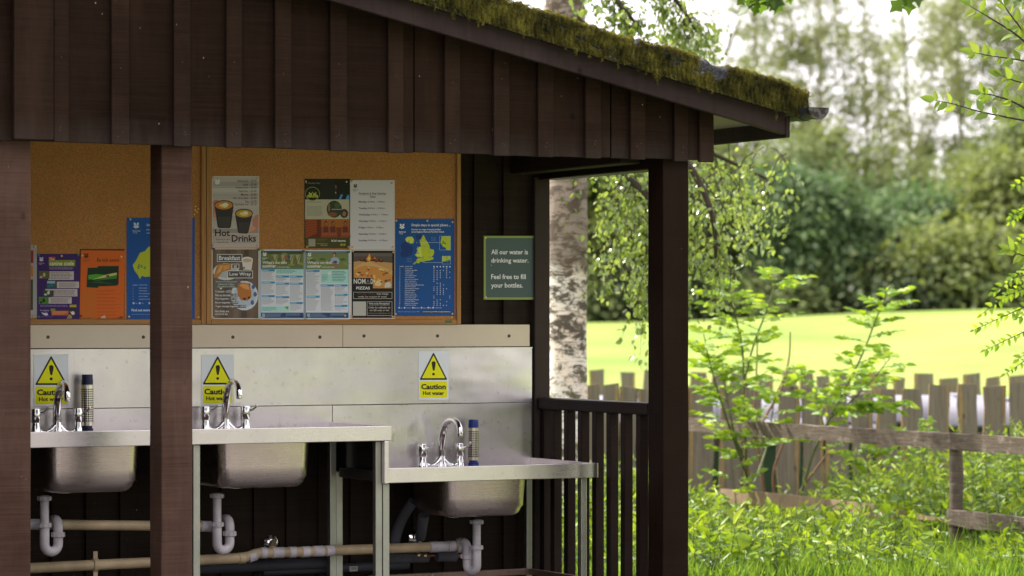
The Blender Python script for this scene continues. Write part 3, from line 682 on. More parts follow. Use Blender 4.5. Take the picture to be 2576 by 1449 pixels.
# --- what's on x2
def whatson(ox, var, label, pl):
    p = Print('B', CY, 1.45).sheet(ox, 762+var*4, ox+402, 1380, '#c4c8cc').rect(ox+8, 772+var*3, ox+392, 1370, '#4a86a8')
    sc = '#5e6a38' if not var else '#6c7a45'
    p.rect(ox+14, 776+var*3, ox+388, 932+var*5, sc).rect(ox+14, 776+var*3, ox+388, 800, '#3a4433' if not var else '#5f7076')
    for k in range(12): p.blob(ox+40+k*30, 800+(k*37) % 20+40*(k % 3), 34, 12, ('#6f7a44', '#4c5a2f', '#7d8450')[k % 3], seed=k)
    if not var:
        for x in (120, 190, 260, 320): p.poly([(ox+x, 810), (ox+x+42, 806), (ox+x+30, 885), (ox+x+16, 888)], '#9a9268').poly([(ox+x+34, 812), (ox+x+40, 812), (ox+x+4, 895), (ox+x, 893)], '#5a4d33')
        p.blob(ox+230, 830, 16, 24, '#8a5b4a').blob(ox+260, 826, 14, 20, '#384a63')
    else:
        p.blob(ox+266, 806, 20, 24, '#4b3325', seed=2).blob(ox+264, 812, 12, 16, '#b98d74').poly([(ox+238, 838), (ox+262, 828), (ox+296, 834), (ox+312, 860), (ox+300, 900), (ox+240, 905), (ox+226, 870)], '#8fa2bb').blob(ox+266, 880, 26, 20, '#97705c').blob(ox+272, 872, 20, 14, '#5a4030').poly([(ox+236, 890), (ox+300, 888), (ox+306, 928), (ox+232, 928)], '#7c6a58')
    p.rect(ox+14, 937+var*2, ox+388, 1320, '#c3c6ca').rect(ox+14, 1322, ox+388, 1366, '#27405e')
    blue = '#2f7ba8'
    cols = [(ox+20, ox+134), (ox+144, ox+262), (ox+268, ox+382)]
    if not var: heads = {0: [938, 1045, 1166], 1: [992, 1055, 1175], 2: [992, 1055, 1227]}; teal = [(ox+144, 938, ox+384, 982), (ox+16, 1265, ox+260, 1314)]
    else: heads = {0: [943, 1170], 1: [1071], 2: [1071, 1154, 1252]}; teal = [(ox+146, 944, ox+386, 1060)]
    for a, b, c_, d_ in teal: p.rect(a, b, c_, d_, '#9cc8c0')
    if var: p.circ(ox+222, 972, 16, '#c8dcd8').para(ox+152, 985, ox+215, 1050, 6, '#5c8482').para(ox+246, 952, ox+380, 1050, 7, '#4f7674')
    else: p.para(ox+150, 945, ox+370, 976, 3, '#5c8482').para(ox+22, 1272, ox+180, 1308, 4, '#5c8482').poly([(ox+220, 1270), (ox+256, 1262), (ox+254, 1296), (ox+236, 1288)], '#5d9a4a')
    for ci, hs in heads.items():
        a, b = cols[ci]
        for i, h in enumerate(hs):
            p.rect(a, h, b, h+18, blue).rect(a+4, h+6, a+58+20*(i % 2), h+11, '#b4d2e2')
            e = (hs[i+1] if i+1 < len(hs) else (1258 if (not var and ci < 2) else 1312))-6
            n = max(2, int((e-h-24)/9)); p.para(a+2, h+24, b-2, e, n, '#8b8f96' if i % 2 else '#80848c', .40, .35, seed=i)
    p.para(ox+52, 1330, ox+200, 1360, 3, '#7f93a8').para(ox+240, 1330, ox+370, 1350, 2, '#7f93a8').rect(ox+234, 1326, ox+236, 1362, '#8ea0b3').rect(ox+22, 1328, ox+48, 1362, '#8a98a8')
    p.oak(ox+24, 782+var*3, 40, '#e4e2dc').text('National', ox+24, 830, ox+68, 842, '#d8d8d0').text('Trust', ox+24, 846, ox+50, 856, '#d8d8d0')
    p.text("What's on this", ox+24, 864+var, ox+240-var*2, 888+var, '#efeee8', .014).text('summer', ox+24, 901+var, ox+147, 922+var, '#efeee8', .016).text('in the South Lakes', ox+152, 910, ox+266, 922, '#d8d8d0')
    p.done('poster', label); pins('B', pl, "deckchair summer poster" if not var else "woman and child poster")
whatson(535, 0, "blue what's-on poster with deckchairs in its header photo", [(562, 768, 'yellow', 'top left corner'), (921, 776, 'red', 'top right corner'), (551, 1366, 'brass', 'bottom left corner'), (912, 1352, 'blue', 'bottom right corner')])
whatson(932, 1, "blue what's-on poster with a woman holding a child in its header photo", [(955, 784, 'green', 'top left corner'), (1320, 784, 'green', 'top right corner'), (952, 1362, 'green', 'bottom left corner'), (1294, 1347, 'brass', 'bottom right corner')])
# --- sauna
p = Print('C', CY, 1.45).sheet(50, 135, 455, 750, '#14170f').rect(56, 318, 448, 496, '#a5a28c').rect(57, 494, 450, 658, '#5a2412').rect(57, 656, 450, 748, '#3f3c10')
p.rect(190, 140, 320, 317, '#1b1f16'); 
for k in range(9): p.rect(192, 160+k*18, 440, 162+k*18, '#21261c')
p.poly([(372, 272), (392, 276), (372, 320), (352, 318)], '#3f84b5').poly([(430, 276), (446, 280), (446, 318), (414, 318)], '#3f84b5').poly([(322, 190), (336, 196), (334, 318), (322, 318)], '#2c2a26').blob(328, 206, 9, 18, '#8a3b34').blob(326, 258, 6, 8, '#b9a890')
p.circ(121, 268, 66, '#7d8a34', 62).circ(121, 268, 61, '#1a1e12', 57).text("la'al", 90, 252, 154, 278, '#b6c23e', .012).text('sauna', 75, 278, 170, 300, '#b6c23e', .012)
p.text("to Cumbria's first", 62, 166, 188, 180, '#7e8468').text('let off a little steam', 68, 334, 200, 346, '#6d6c5a')
p.para(70, 380, 212, 470, 9, '#7b7966', .4, .12)
p.circ(314, 404, 68, '#2c3a22', 76).blob(300, 450, 48, 22, '#7a4a30', seed=1).blob(340, 370, 30, 30, '#3e5630', seed=9).rect(290, 402, 378, 410, '#8c8f88').blob(268, 390, 12, 44, '#7d5b48', seed=3).circ(402, 442, 36, '#3b2f2c', 40).blob(402, 446, 18, 24, '#8a6450', seed=3)
p.poly([(57, 496), (160, 496), (160, 620), (57, 658)], '#8a4016')
for k in range(6): p.poly([(57, 512+k*25), (160, 505+k*20), (160, 508+k*20), (57, 516+k*25)], '#4c1f0b')
p.rect(196, 498, 448, 570, '#9a5c22').rect(196, 566, 448, 640, '#6b3013')
for k in range(12): p.rect(200+k*21, 498, 203+k*21, 566, '#7a4314')
for x, w in ((240, 46), (302, 40), (412, 44)):
    p.poly([(x-w*.9, 654), (x-w*.8, 580), (x-w*.4, 545), (x+w*.4, 545), (x+w*.8, 590), (x+w*.95, 654)], '#8f4a2c').blob(x, 528, 16, 22, '#3a1c10', seed=x).blob(x+1, 532, 10, 14, '#a8603e', seed=x+1).poly([(x-24, 560), (x+20, 558), (x+24, 610), (x-26, 612)], '#5d2c1f').poly([(x-46, 640), (x+40, 636), (x+46, 656), (x-52, 657)], '#7c3a22')
p.text("la'al sauna", 288, 673, 415, 692, '#dedccb', .012).circ(378, 719, 11, '#8f9a2c').circ(403, 719, 11, '#8f8a44').rect(86, 668, 147, 734, '#8d8b78')
p.text('www.laalsauna.co.uk', 156, 704, 255, 714, '#a5a282').para(156, 670, 260, 696, 2, '#5e5a28').text('07966 568767', 192, 720, 256, 730, '#a5a282')
p.done('poster', 'dark green sauna poster with three seated bathers, top middle of the board')
pins('C', [(64, 158, 'brass', 'top left corner'), (424, 160, 'brass', 'top right corner'), (69, 738, 'yellow', 'bottom left corner'), (438, 738, 'yellow', 'bottom right corner')], 'sauna poster')
# --- opening times
p = Print('C', CY, 1.45).sheet(450, 147, 850, 762, '#bcb8bc')
p.oak(481, 176, 40, '#26242a').text('National', 481, 225, 526, 235, '#47454a').text('Trust', 481, 237, 507, 246, '#47454a')
p.text('Reception & Shop Opening', 533, 256, 770, 277, '#2e2c30', .01).text('Times', 627, 284, 679, 300, '#2e2c30', .01).rect(533, 277, 770, 279, '#2e2c30').rect(627, 302, 679, 304, '#2e2c30')
for k, (d_, h_, xm, x2) in enumerate((('Monday:', '8.00am – 6.00pm', 604, 762), ('Tuesday:', '8.00am – 6.00pm', 606, 763), ('Wednesday:', '8.00am – 7.00pm', 634, 791), ('Thursday:', '8.00am – 6.00pm', 617, 776), ('Friday:', '8.00am – 8.00pm', 591, 750), ('Saturday:', '8.00am – 8.00pm', 617, 776), ('Sunday:', '8.00am – 6.00pm', 609, 786))):
    y = 331+k*57; p.text(d_, 531, y, xm, y+20, '#232126', .016).text(h_, xm+6, y, x2, y+18, '#3b393e', .002)
p.done('poster', 'plain white sheet of reception and shop opening times')
pins('C', [(472, 158, 'brass', 'top left corner'), (825, 174, 'brass', 'top right corner'), (477, 739, 'brass', 'bottom left corner'), (833, 739, 'brass', 'bottom right corner')], 'opening times sheet')
# --- pizza
p = Print('C', CY, 1.45).sheet(455, 765, 852, 1374, '#c4bfb8').rect(468, 772, 848, 1368, '#131210')
p.rect(486, 792, 828, 885, '#4f4640').rect(486, 792, 828, 822, '#5f554e').poly([(486, 870), (560, 860), (700, 868), (828, 880), (828, 1000), (486, 1000)], '#b48a55')
for x, y, r in ((560, 855, 26), (600, 860, 26), (650, 850, 30), (690, 858, 34), (730, 862, 26)): p.blob(x, y, r, 16, '#38201a', seed=x).blob(x, y-6, r*.5, 10, '#8a3a20', seed=x+2)
p.poly([(606, 862), (598, 838), (616, 820), (622, 794), (634, 812), (640, 848), (628, 866)], '#e08a2a').poly([(612, 852), (622, 812), (630, 850)], '#f3c25a').poly([(660, 846), (672, 822), (684, 846)], '#cf6a24')
p.poly([(486, 990), (486, 930), (560, 880), (625, 866), (828, 950), (828, 985)], '#c09a63')
p.poly([(486, 1014), (486, 945), (530, 918), (590, 905), (660, 912), (740, 930), (800, 965), (826, 1000), (826, 1105), (656, 1105), (656, 1014)], '#b98140')
q_ = random.Random(5)
for _ in range(52):
    x, y = q_.uniform(496, 816), q_.uniform(925, 1095)
    if y < 1006 or x > 668:
        if x < 560 and y < 940: continue
        p.blob(x, y, q_.uniform(8, 20), q_.uniform(6, 15), q_.choice(['#9c3f1c', '#c4712c', '#d9a85a', '#a85a24', '#5d4a20', '#d8bf8a']), seed=_)
p.blob(790, 1075, 34, 30, '#b9b6b0', seed=3).blob(700, 1066, 34, 24, '#cdb58a', seed=3).poly([(656, 1014), (486, 1014), (486, 1110), (656, 1110)], '#131210')
p.text('NOM', 485, 1020, 590, 1066, '#dcd8d0', .014).poly([(594, 1067), (612, 1022), (630, 1067)], '#8b8880').poly([(601, 1063), (612, 1034), (623, 1063)], '#2a2926').text('D', 636, 1020, 656, 1066, '#dcd8d0', .014)
p.para(486, 1074, 650, 1084, 1, '#4a3530').text('PIZZAS', 508, 1090, 629, 1116, '#dcd8d0', .016)
p.frame(482, 1138, 827, 1198, 3, '#b8b4ac').text('Open 5pm – 8:30pm.', 516, 1146, 680, 1164, '#6e4034').text('Days change', 691, 1146, 793, 1166, '#b8b4ac').text('weekly. See reception for details.', 525, 1172, 781, 1190, '#b8b4ac')
p.rect(480, 1222, 595, 1348, '#a9a69e').frame(604, 1222, 827, 1348, 3, '#b8b4ac')
p.text('Find us by Reception!', 622, 1231, 805, 1250, '#d0ccc4').rect(622, 1252, 805, 1254, '#d0ccc4').text('Order for collection via', 618, 1266, 810, 1284, '#b8b4ac').text('our QR code, or visit', 627, 1292, 801, 1310, '#b8b4ac').text('www.nomadpizzas.com', 611, 1318, 816, 1336, '#8a6a3a')
p.done('poster', 'black pizza poster with a pizza before a wood fire, below the opening times')
pins('C', [(481, 775, 'brass', 'top left corner'), (838, 786, 'brass', 'top right corner'), (467, 1353, 'brass', 'bottom left corner'), (832, 1357, 'brass', 'bottom right corner')], 'pizza poster')
# --- blue camping map
NB = '#0b4380'
p = Print('F', CY, 1.55).sheet(54, 74, 858, 1394, NB, '#8899aa')
p.oak(104, 130, 84, '#e6e6ea').text('National', 105, 240, 197, 262, '#dfe3ea', .01).text('Trust', 108, 268, 160, 284, '#dfe3ea', .01)
p.text('Simple stays in special places ...', 275, 140, 806, 186, '#e9ebee', .004).text('Discover our range of camping holidays', 275, 208, 674, 236, '#dfe3ea', .014).text('across England, Wales and Northern Ireland.', 275, 240, 720, 268, '#dfe3ea', .014)
p.poly([(150, 400), (190, 385), (240, 430), (285, 445), (295, 500), (280, 560), (220, 590), (160, 600), (118, 560), (150, 500), (130, 440)], '#0c2f66').poly([(330, 300), (400, 278), (420, 300), (395, 360), (345, 350)], '#0c2f66')
EN = [(437, 292), (455, 322), (470, 360), (500, 400), (518, 440), (525, 480), (545, 488), (575, 492), (584, 530), (570, 570), (545, 592), (575, 600), (570, 625), (520, 640), (470, 645), (440, 660), (400, 655), (372, 680), (340, 672), (318, 692), (292, 688), (330, 660), (350, 620), (395, 602), (432, 600), (420, 560), (402, 500), (404, 440), (388, 390), (385, 362), (410, 345), (425, 310)]
p.poly(EN[::-1], '#a0ac22').poly([(402, 452), (406, 500), (418, 560), (428, 598), (392, 592), (360, 600), (340, 582), (318, 572), (348, 540), (362, 500), (345, 488), (358, 460)], '#b2bd45').poly([(190, 345), (225, 318), (285, 318), (312, 360), (300, 405), (262, 410), (240, 398), (205, 385)], '#b2bd45').poly([(340, 400), (352, 388), (350, 402)], '#b2bd45')
for x, y in ((238, 382), (308, 372), (404, 368), (448, 444), (362, 464), (348, 526), (368, 540), (326, 562), (368, 598), (432, 596), (512, 518), (520, 592), (442, 640), (346, 652), (318, 670)): p.circ(x, y, 9, '#1c6b4c', 13).circ(x, y-1, 4, '#c9dccf', 6)
for X0, Y0, X1, Y1 in ((655, 308, 806, 500), (690, 579, 806, 690)): p.frame(X0, Y0, X1, Y1, 3, '#9fb3cf')
p.poly([(685, 312), (803, 312), (803, 496), (745, 496), (740, 470), (700, 450), (668, 395)], '#a0ac22').poly([(693, 583), (803, 583), (803, 630), (760, 650), (693, 655)], '#a0ac22')
for x, y in ((705, 385), (722, 400), (700, 408), (735, 412)): p.circ(x, y, 8, '#1c6b4c', 12)
for x, y in ((755, 600), (772, 628), (750, 645), (766, 650)): p.circ(x, y, 8, '#1c6b4c', 12).circ(x, y, 3, '#c9dccf')
p.rect(404, 394, 655, 398, '#9fb3cf').rect(442, 666, 690, 670, '#9fb3cf').rect(440, 640, 444, 670, '#9fb3cf')
for bx_, by_ in ((540, 324), (212, 612)):
    for i in range(3):
        for j in range(4): p.poly([(bx_+j*17, by_+i*20+8), (bx_+8+j*17, by_+i*20), (bx_+16+j*17, by_+i*20+8), (bx_+8+j*17, by_+i*20+3)], '#9fb3cf')
p.text('Location', 114, 714, 172, 726, '#c5d0e0', .01).text('Campsite Name', 190, 714, 292, 728, '#c5d0e0', .01)
names = ['Great Campsite', 'Castle Ward Caravan Park', 'Wasdale Campsite', 'Eskdale Campsite', 'Great Langdale Campsite', 'Low Wray Campsite', 'Upper Booth Farm Campsite', 'Hafod Y Llan Campsite', 'Sandscale Campervan site', 'Dinas Oleu Caravan and Motorhome Park', 'Gupton Farm Campsite', 'Abereiddy Meadows Campsite', 'Oldbury Hill Campsite', 'Stackpole House', 'Kingston Lacy Forest', 'Brownsea Island Campsite', 'Weston Farm Campsite', 'Weston Farm Motorhome site', 'Cloud Farm Campsite', 'Highertown Farm Campsite', 'Teneriffe Farm Campsite']
wid = [97, 162, 113, 109, 155, 124, 177, 140, 160, 256, 142, 190, 137, 125, 150, 162, 145, 184, 132, 172, 150]
dots = ['X...X.', 'XXXXX.', 'XXX.XX', 'XXX.X.', 'XXX.X.', 'XXX.XX', 'XX....', 'X.....', '.XX...', '..XX..', 'XXX...', 'XXXXX.', 'XXXX..', '.XXX..', '.XXX..', 'X....X', 'X....X', '.XX...', 'XX..X.', 'XXX...', 'XXXXX.']
for k in range(21):
    y = 748+k*25; p.rect(104, y+13, 806, y+14, '#0a3468').text(str(k+1)+'.', 114-k*.4, y-7, 124, y+6, '#c5d0e0').text(names[k], 189-k*.4, y-7, 189+wid[k], y+6, '#c5d0e0', .012)
    for j, q in enumerate(dots[k]):
        if q == 'X': p.circ(580+j*43, y+1, 5.5, '#d3dbe6', n=8)
for j in range(6): p.rect(573+j*43, 716, 589+j*43, 733, '#b9c5d6')
for x, w, st in ((100, 26, 'Tent'), (172, 76, 'Campervan'), (286, 72, 'Motorhome'), (402, 50, 'Caravan'), (494, 26, 'Pod'), (560, 100, 'Pre-pitched tents')): p.rect(x, 1272, x+17, 1291, '#c9d3e0').text(st, x+24, 1277, x+24+w, 1290, '#c5d0e0')
p.text('© National Trust 2021. Registered charity no. 205846', 92, 1330, 384, 1344, '#8fa5c4').rect(417, 1322, 809, 1352, '#10142c').text('nationaltrust.org.uk/holidays/camping-and-glamping', 425, 1328, 803, 1346, '#c5d0e0', .012)
p.done('poster', 'tall royal blue camping poster with green map of England and Wales')
pins('F', [(69, 98, 'brass', 'top left corner'), (491, 99, 'brass', 'top middle'), (833, 117, 'brass', 'top right corner'), (61, 1367, 'brass', 'bottom left corner'), (832, 1365, 'brass', 'bottom right corner')], 'blue map poster of England and Wales')
pin('F', 822, 1412, 'brass', 'spare brass pin on bare cork under the blue map poster', 'loose brass drawing pins', 0)
# --- left board
p = Print('E', CY, 1.6).sheet(-120, 58, 148, 1352, '#8f8a88').rect(-100, 152, 86, 375, '#7e1f1c').rect(-100, 430, 80, 618, '#a06a12').rect(-100, 668, 78, 1210, '#2d3a22')
p.done('poster', 'white edged poster with red and amber blocks, half hidden by the left post'); pins('E', [(112, 90, 'brass', 'top right corner'), (90, 1320, 'brass', 'bottom right corner')], 'half hidden red and amber poster')
p = Print('E', CY, 1.6).sheet(148, 214, 905, 1370, '#2f1552', '#403060')
p.oak(182, 260, 88, '#b9aebf').text('National', 182, 368, 276, 388, '#a59ab0').text('Trust', 186, 392, 240, 410, '#a59ab0')
p.rect(358, 270, 474, 330, '#a5431a').poly([(358, 324), (826, 324), (824, 434), (362, 434)], '#6f7a1e').text('The', 366, 280, 456, 330, '#c3a58e', .004).text('canine code', 370, 345, 804, 420, '#cdc9a6', .004)
p.para(370, 456, 808, 500, 2, '#8b7a9f', .45, .06)
for x0, y0, x1, y1, ix0, iy0, ix1, iy1, c1, c2 in ((352, 524, 802, 676, 182, 516, 372, 654, '#4d4a22', '#9a9378'), (504, 706, 895, 820, 322, 690, 504, 818, '#2c4a3c', '#1f5f7c'), (410, 836, 866, 968, 262, 834, 446, 964, '#2f3c1c', '#a3a99a'), (356, 982, 764, 1096, 182, 976, 356, 1104, '#3f6d22', '#161a16')):
    p.rect(x0, y0, x1, y1, '#a99f9a').rect(ix0, iy0, ix1, iy1, c1).para(x0+38, y0+20, x1-30, y1-8, 5, '#5c5258', .45, .12)
    p.blob((ix0+ix1)/2, (iy0+iy1)/2, 28, 40, c2, seed=x0).blob(ix0+40, iy1-30, 30, 22, c2, seed=x1)
p.rect(330, 694, 470, 738, '#7f98a3').rect(300, 836, 446, 862, '#9aa39d')
p.para(206, 1122, 700, 1160, 2, '#7f6f95', .4, .1).text("Forthglade", 206, 1200, 366, 1240, '#9a8fae').rect(390, 1186, 474, 1228, '#6f7a1e').poly([(404, 1222), (716, 1222), (700, 1304), (406, 1304)], '#a5501a').para(420, 1236, 690, 1296, 3, '#c9926a', .4, .15)
p.poly([(724, 1114), (850, 1120), (842, 1330), (716, 1322)], '#20242a').rect(728, 1116, 848, 1160, '#9a8a1c').blob(785, 1262, 34, 40, '#b9b0a8').blob(745, 1246, 14, 16, '#8f8a70').poly([(226, 1246), (262, 1262), (330, 1256), (350, 1300), (300, 1310), (246, 1280)], '#b5adc0').poly([(672, 1360), (718, 1282), (764, 1310), (770, 1360)], '#8b7355').para(205, 1326, 610, 1340, 1, '#6f5f85')
p.done('poster', 'purple canine code poster with four photo boxes, beside the left post')
pins('E', [(170, 240, 'green', 'top left corner'), (587, 250, 'brass', 'top middle'), (872, 234, 'green', 'top right corner'), (172, 1330, 'green', 'bottom left corner')], 'purple canine code poster')
p = Print('E', CY, 1.6).sheet(905, 128, 1700, 1355, '#45200a').poly([(930, 150), (1700, 158), (1690, 1352), (905, 1348)], '#b3520c')
p.poly([(930, 820), (1060, 860), (1200, 830), (1195, 1348), (905, 1348)], '#a8560f')
p.oak(972, 192, 100, '#33180c').text('National', 972, 312, 1080, 332, '#74340f').text('Trust', 976, 340, 1030, 356, '#74340f').text('Be tick aware', 1212, 290, 1608, 354, '#3b1c0c', .004)
p.poly([(1046, 462), (1228, 456), (1228, 430), (1598, 428), (1596, 752), (1560, 778), (1236, 790), (1232, 816), (1028, 806)], '#06230f')
p.poly([(1060, 590), (1200, 572), (1400, 590), (1390, 640), (1060, 668)], '#3f8a1c').poly([(1110, 678), (1380, 580), (1562, 545), (1566, 590), (1400, 622)], '#a3a862').poly([(1420, 620), (1562, 600), (1562, 650), (1150, 690)], '#2f6a1a').poly([(1060, 720), (1240, 690), (1500, 752), (1300, 740)], '#14401a').blob(1398, 604, 36, 26, '#54392e').blob(1390, 600, 16, 12, '#8a6a5c')
for k in range(9): p.para(1208, 858+k*62, 1650, 890+k*62, 2, '#7c3a10', .35, .3, seed=k)
p.poly([(1280, 1356), (1296, 1322), (1350, 1298), (1370, 1352)], '#a5907c')
p.done('poster', 'orange be tick aware poster with a green photo of a tick')
pins('E', [(948, 246, 'brass', 'top left corner'), (1643, 262, 'brass', 'top right corner'), (928, 1312, 'red', 'bottom left corner'), (1643, 1338, 'red', 'bottom right corner')], 'orange tick poster')
p = Print('A', CY, 1.6).sheet(905, 590, 1392, 1315, NB, '#203a6a')
p.oak(948, 618, 50, '#aab2c0').text('National', 947, 678, 1001, 690, '#9fabc0').text('Trust', 949, 693, 980, 703, '#9fabc0').text('Simple stays in special places ...', 1047, 634, 1370, 656, '#b5bfce').text('Discover our range', 1047, 672, 1230, 684, '#9fabc0', .01).text('across the Lakes', 1047, 694, 1200, 704, '#9fabc0', .01)
p.poly([(1085, 790), (1060, 800), (1035, 830), (1000, 842), (985, 870), (970, 900), (948, 930), (962, 970), (985, 1000), (1000, 1030), (1012, 1006), (1040, 1014), (1062, 1010), (1090, 1022), (1200, 980), (1240, 880), (1180, 800)], '#9aa31e')
for x, y in ((994, 932), (988, 948), (1012, 938), (1034, 948)): p.circ(x, y, 7, '#1c5b3c', 10).circ(x, y-1, 3, '#9fb8a8')
p.text('Location', 948, 1067, 983, 1076, '#93a2bb', .01).text('Campsite Name', 992, 1067, 1052, 1076, '#93a2bb', .01)
for k, nm in enumerate(('Eskdale Campsite', 'Wasdale Campsite', 'Great Langdale Campsite', 'Low Wray Campsite', 'Upper Booth Farm Campsite')): p.text(str(k+1)+'.', 948, 1089+k*20, 954, 1098+k*20, '#93a2bb').text(nm, 992, 1089+k*20, 992+3.7*len(nm), 1098+k*20, '#93a2bb', .012)
for x in (948, 992, 1062): p.rect(x, 1195, x+12, 1208, '#9fabc0').text('Tent', x+18, 1198, x+34, 1206, '#93a2bb')
p.text('Find out more at', 940, 1242, 1096, 1260, '#b9c3d2', .014).para(940, 1280, 1180, 1286, 1, '#6f86a8')
p.done('poster', 'royal blue camping poster half hidden behind the middle post')
pins('A', [(932, 602, 'brass', 'top left corner'), (922, 1298, 'brass', 'bottom left corner')], 'blue poster behind the middle post')
for w_, (x, y) in zip(('topmost', 'rightmost', 'middle', 'second lowest', 'lowest'), ((1396, 508), (1418, 526), (1394, 535), (1408, 550), (1388, 565))):
    pin('A', x, y, 'brass', w_+' of the five spare brass pins clustered beside the middle post', 'five spare brass pins in a cluster', 0)
pin('A', 1418, 1302, 'brass', 'single brass pin low on the strip of cork right of the middle post', 'loose brass drawing pins', 0)
# ------------------------------------------------------------------ signs
p = Print('W', -.020, 1.55).sheet(650, 608, 1034, 1056, '#71833f', '#4f6430').rect(665, 623, 1021, 1040, '#3c4b49')
for st, x0, y0, x1, y1 in (('All our water is', 702, 704, 960, 738), ('drinking water.', 702, 764, 964, 806), ('Feel free to fill', 702, 877, 945, 912), ('your bottles.', 702, 938, 924, 982)):
    p.text(st, x0, y0, x1, y1, '#dcdcd0', .004)
p.circ(703, 816, 2.4, '#dcdcd0')
p.done('water_sign', 'grey green metal sign reading All our water is drinking water', 'sign', 'signs on the wall')
for x, y, w in ((662, 622, 'top left'), (1022, 624, 'top right'), (664, 1040, 'bottom left'), (1022, 1042, 'bottom right')):
    q = p.P(x, y); mb = MB(); mb.lathe((q[0], -.0215, q[1]), [(.0001, -.0022), (.0036, -.0016), (.0042, 0), (.0042, .0012)], 12, 'y')
    mb.build('screw', M['brass'], p.o, smooth=True)
def caution(crop, x0, y0, x1, y1, label):
    p = Print(crop, -.0246, 1.55); w, h = x1-x0, y1-y0; U = lambda u: x0+u*w; V_ = lambda v: y0+v*h
    p.sheet(x0, y0, x1, y1, '#c3cacb', '#9aa0a0')
    def tri(a, b, c_, r, col):
        P0 = [a, b, c_]; out = []
        for i in range(3):
            q0, q1, q2 = P0[i-1], P0[i], P0[(i+1) % 3]
            for t in range(5):
                u = t/4; e0 = (q1[0]+(q0[0]-q1[0])*r, q1[1]+(q0[1]-q1[1])*r); e1 = (q1[0]+(q2[0]-q1[0])*r, q1[1]+(q2[1]-q1[1])*r)
                out.append((U(e0[0]*(1-u)**2+2*q1[0]*u*(1-u)+e1[0]*u*u), V_(e0[1]*(1-u)**2+2*q1[1]*u*(1-u)+e1[1]*u*u)))
        p.poly(out, col)
    tri((.5, .018), (.035, .592), (.965, .592), .05, '#1d1c18'); tri((.5, .088), (.115, .556), (.885, .556), .02, '#d8d000')
    p.poly([(U(.44+a), V_(b)) for a, b in ((.0, .235), (.02, .215), (.05, .208), (.09, .208), (.115, .22), (.13, .24), (.125, .29), (.095, .39), (.08, .402), (.05, .402), (.035, .39), (.005, .29))], '#1d1c18').circ(U(.5), V_(.472), w*.043, '#1d1c18', h*.029)
    r = .03; p.poly([(U(.05+r), V_(.622)), (U(.95-r), V_(.622)), (U(.95), V_(.64)), (U(.95), V_(.945)), (U(.95-r), V_(.963)), (U(.05+r), V_(.963)), (U(.05), V_(.945)), (U(.05), V_(.64))], '#d8d000')
    p.text('Caution', U(.09), V_(.675), U(.91), V_(.79), '#16150f', .032).text('Hot water', U(.15), V_(.825), U(.85), V_(.905), '#16150f', .026)
    p.done('caution_sign', label, 'sign', 'yellow hot water caution signs')
caution('M', 855, 211, 1021, 478, 'unobstructed caution hot water sign over the low right sink')
caution('L', 1108, 230, 1288, 508, 'caution hot water sign partly hidden by the tap right of the middle post')
caution('T', 200, 98, 768, 940, 'caution hot water sign behind the leftmost tap, fully left of the middle post')

# ------------------------------------------------------------------ splash panels
q0 = at(78, 817, Y=-.02); pz1 = at(900, 816, Y=-.022).z-.001; pz0 = at(900, 873, Y=-.022).z
pxr = at(1332, 850, Y=-.022).x; pxm = at(862, 850, Y=-.022).x
for x0, x1, lb in ((-3.0, pxm-.001, 'long cream plastic splash panel under the cork boards, left of the joint'), (pxm+.001, pxr, 'shorter cream splash panel at the right, with three dark screws')):
    o = thing('splash_panel', (x0, 0, pz0), lb, 'panel', 'cream panels above the steel')
    MB().box(x0, x1, -.024, -.0195, pz0, pz1).build('sheet', M['panel'], o, bevel=.001)
    for px in (121, 361, 586, 805, 916, 1101, 1281):
        q = at(px, 848 if px < 900 else 845, Y=-.025)
        if x0 < q.x < x1:
            mb = MB(); mb.lathe((q.x, -.0242, q.z), [(.0001, -.0022), (.0030, -.0026), (.0035, -.0032), (.0066, -.0024), (.0074, 0)], 14, 'y'); mb.build('screw', M['screw'], o, smooth=True)
sz1 = at(900, 875.5, Y=-.022).z; szs = at(900, 1018.5, Y=-.022).z; sxr = at(1338, 950, Y=-.022).x
xs_ = at(835, 1040, Y=-.022).x
o = thing('steel_splashback', (-1.2, 0, szs), 'long brushed steel splashback strip running behind all three taps', 'splashback')
mb = MB(); mb.box(-3.0, sxr, -.0245, -.0205, szs+.0015, sz1); mb.build('sheet', M['steel'], o, bevel=.0012)
mb = MB(); mb.box(-3.0, sxr, -.0285, -.0247, sz1-.004, sz1+.0005); mb.build('top_fold', M['lip'], o)

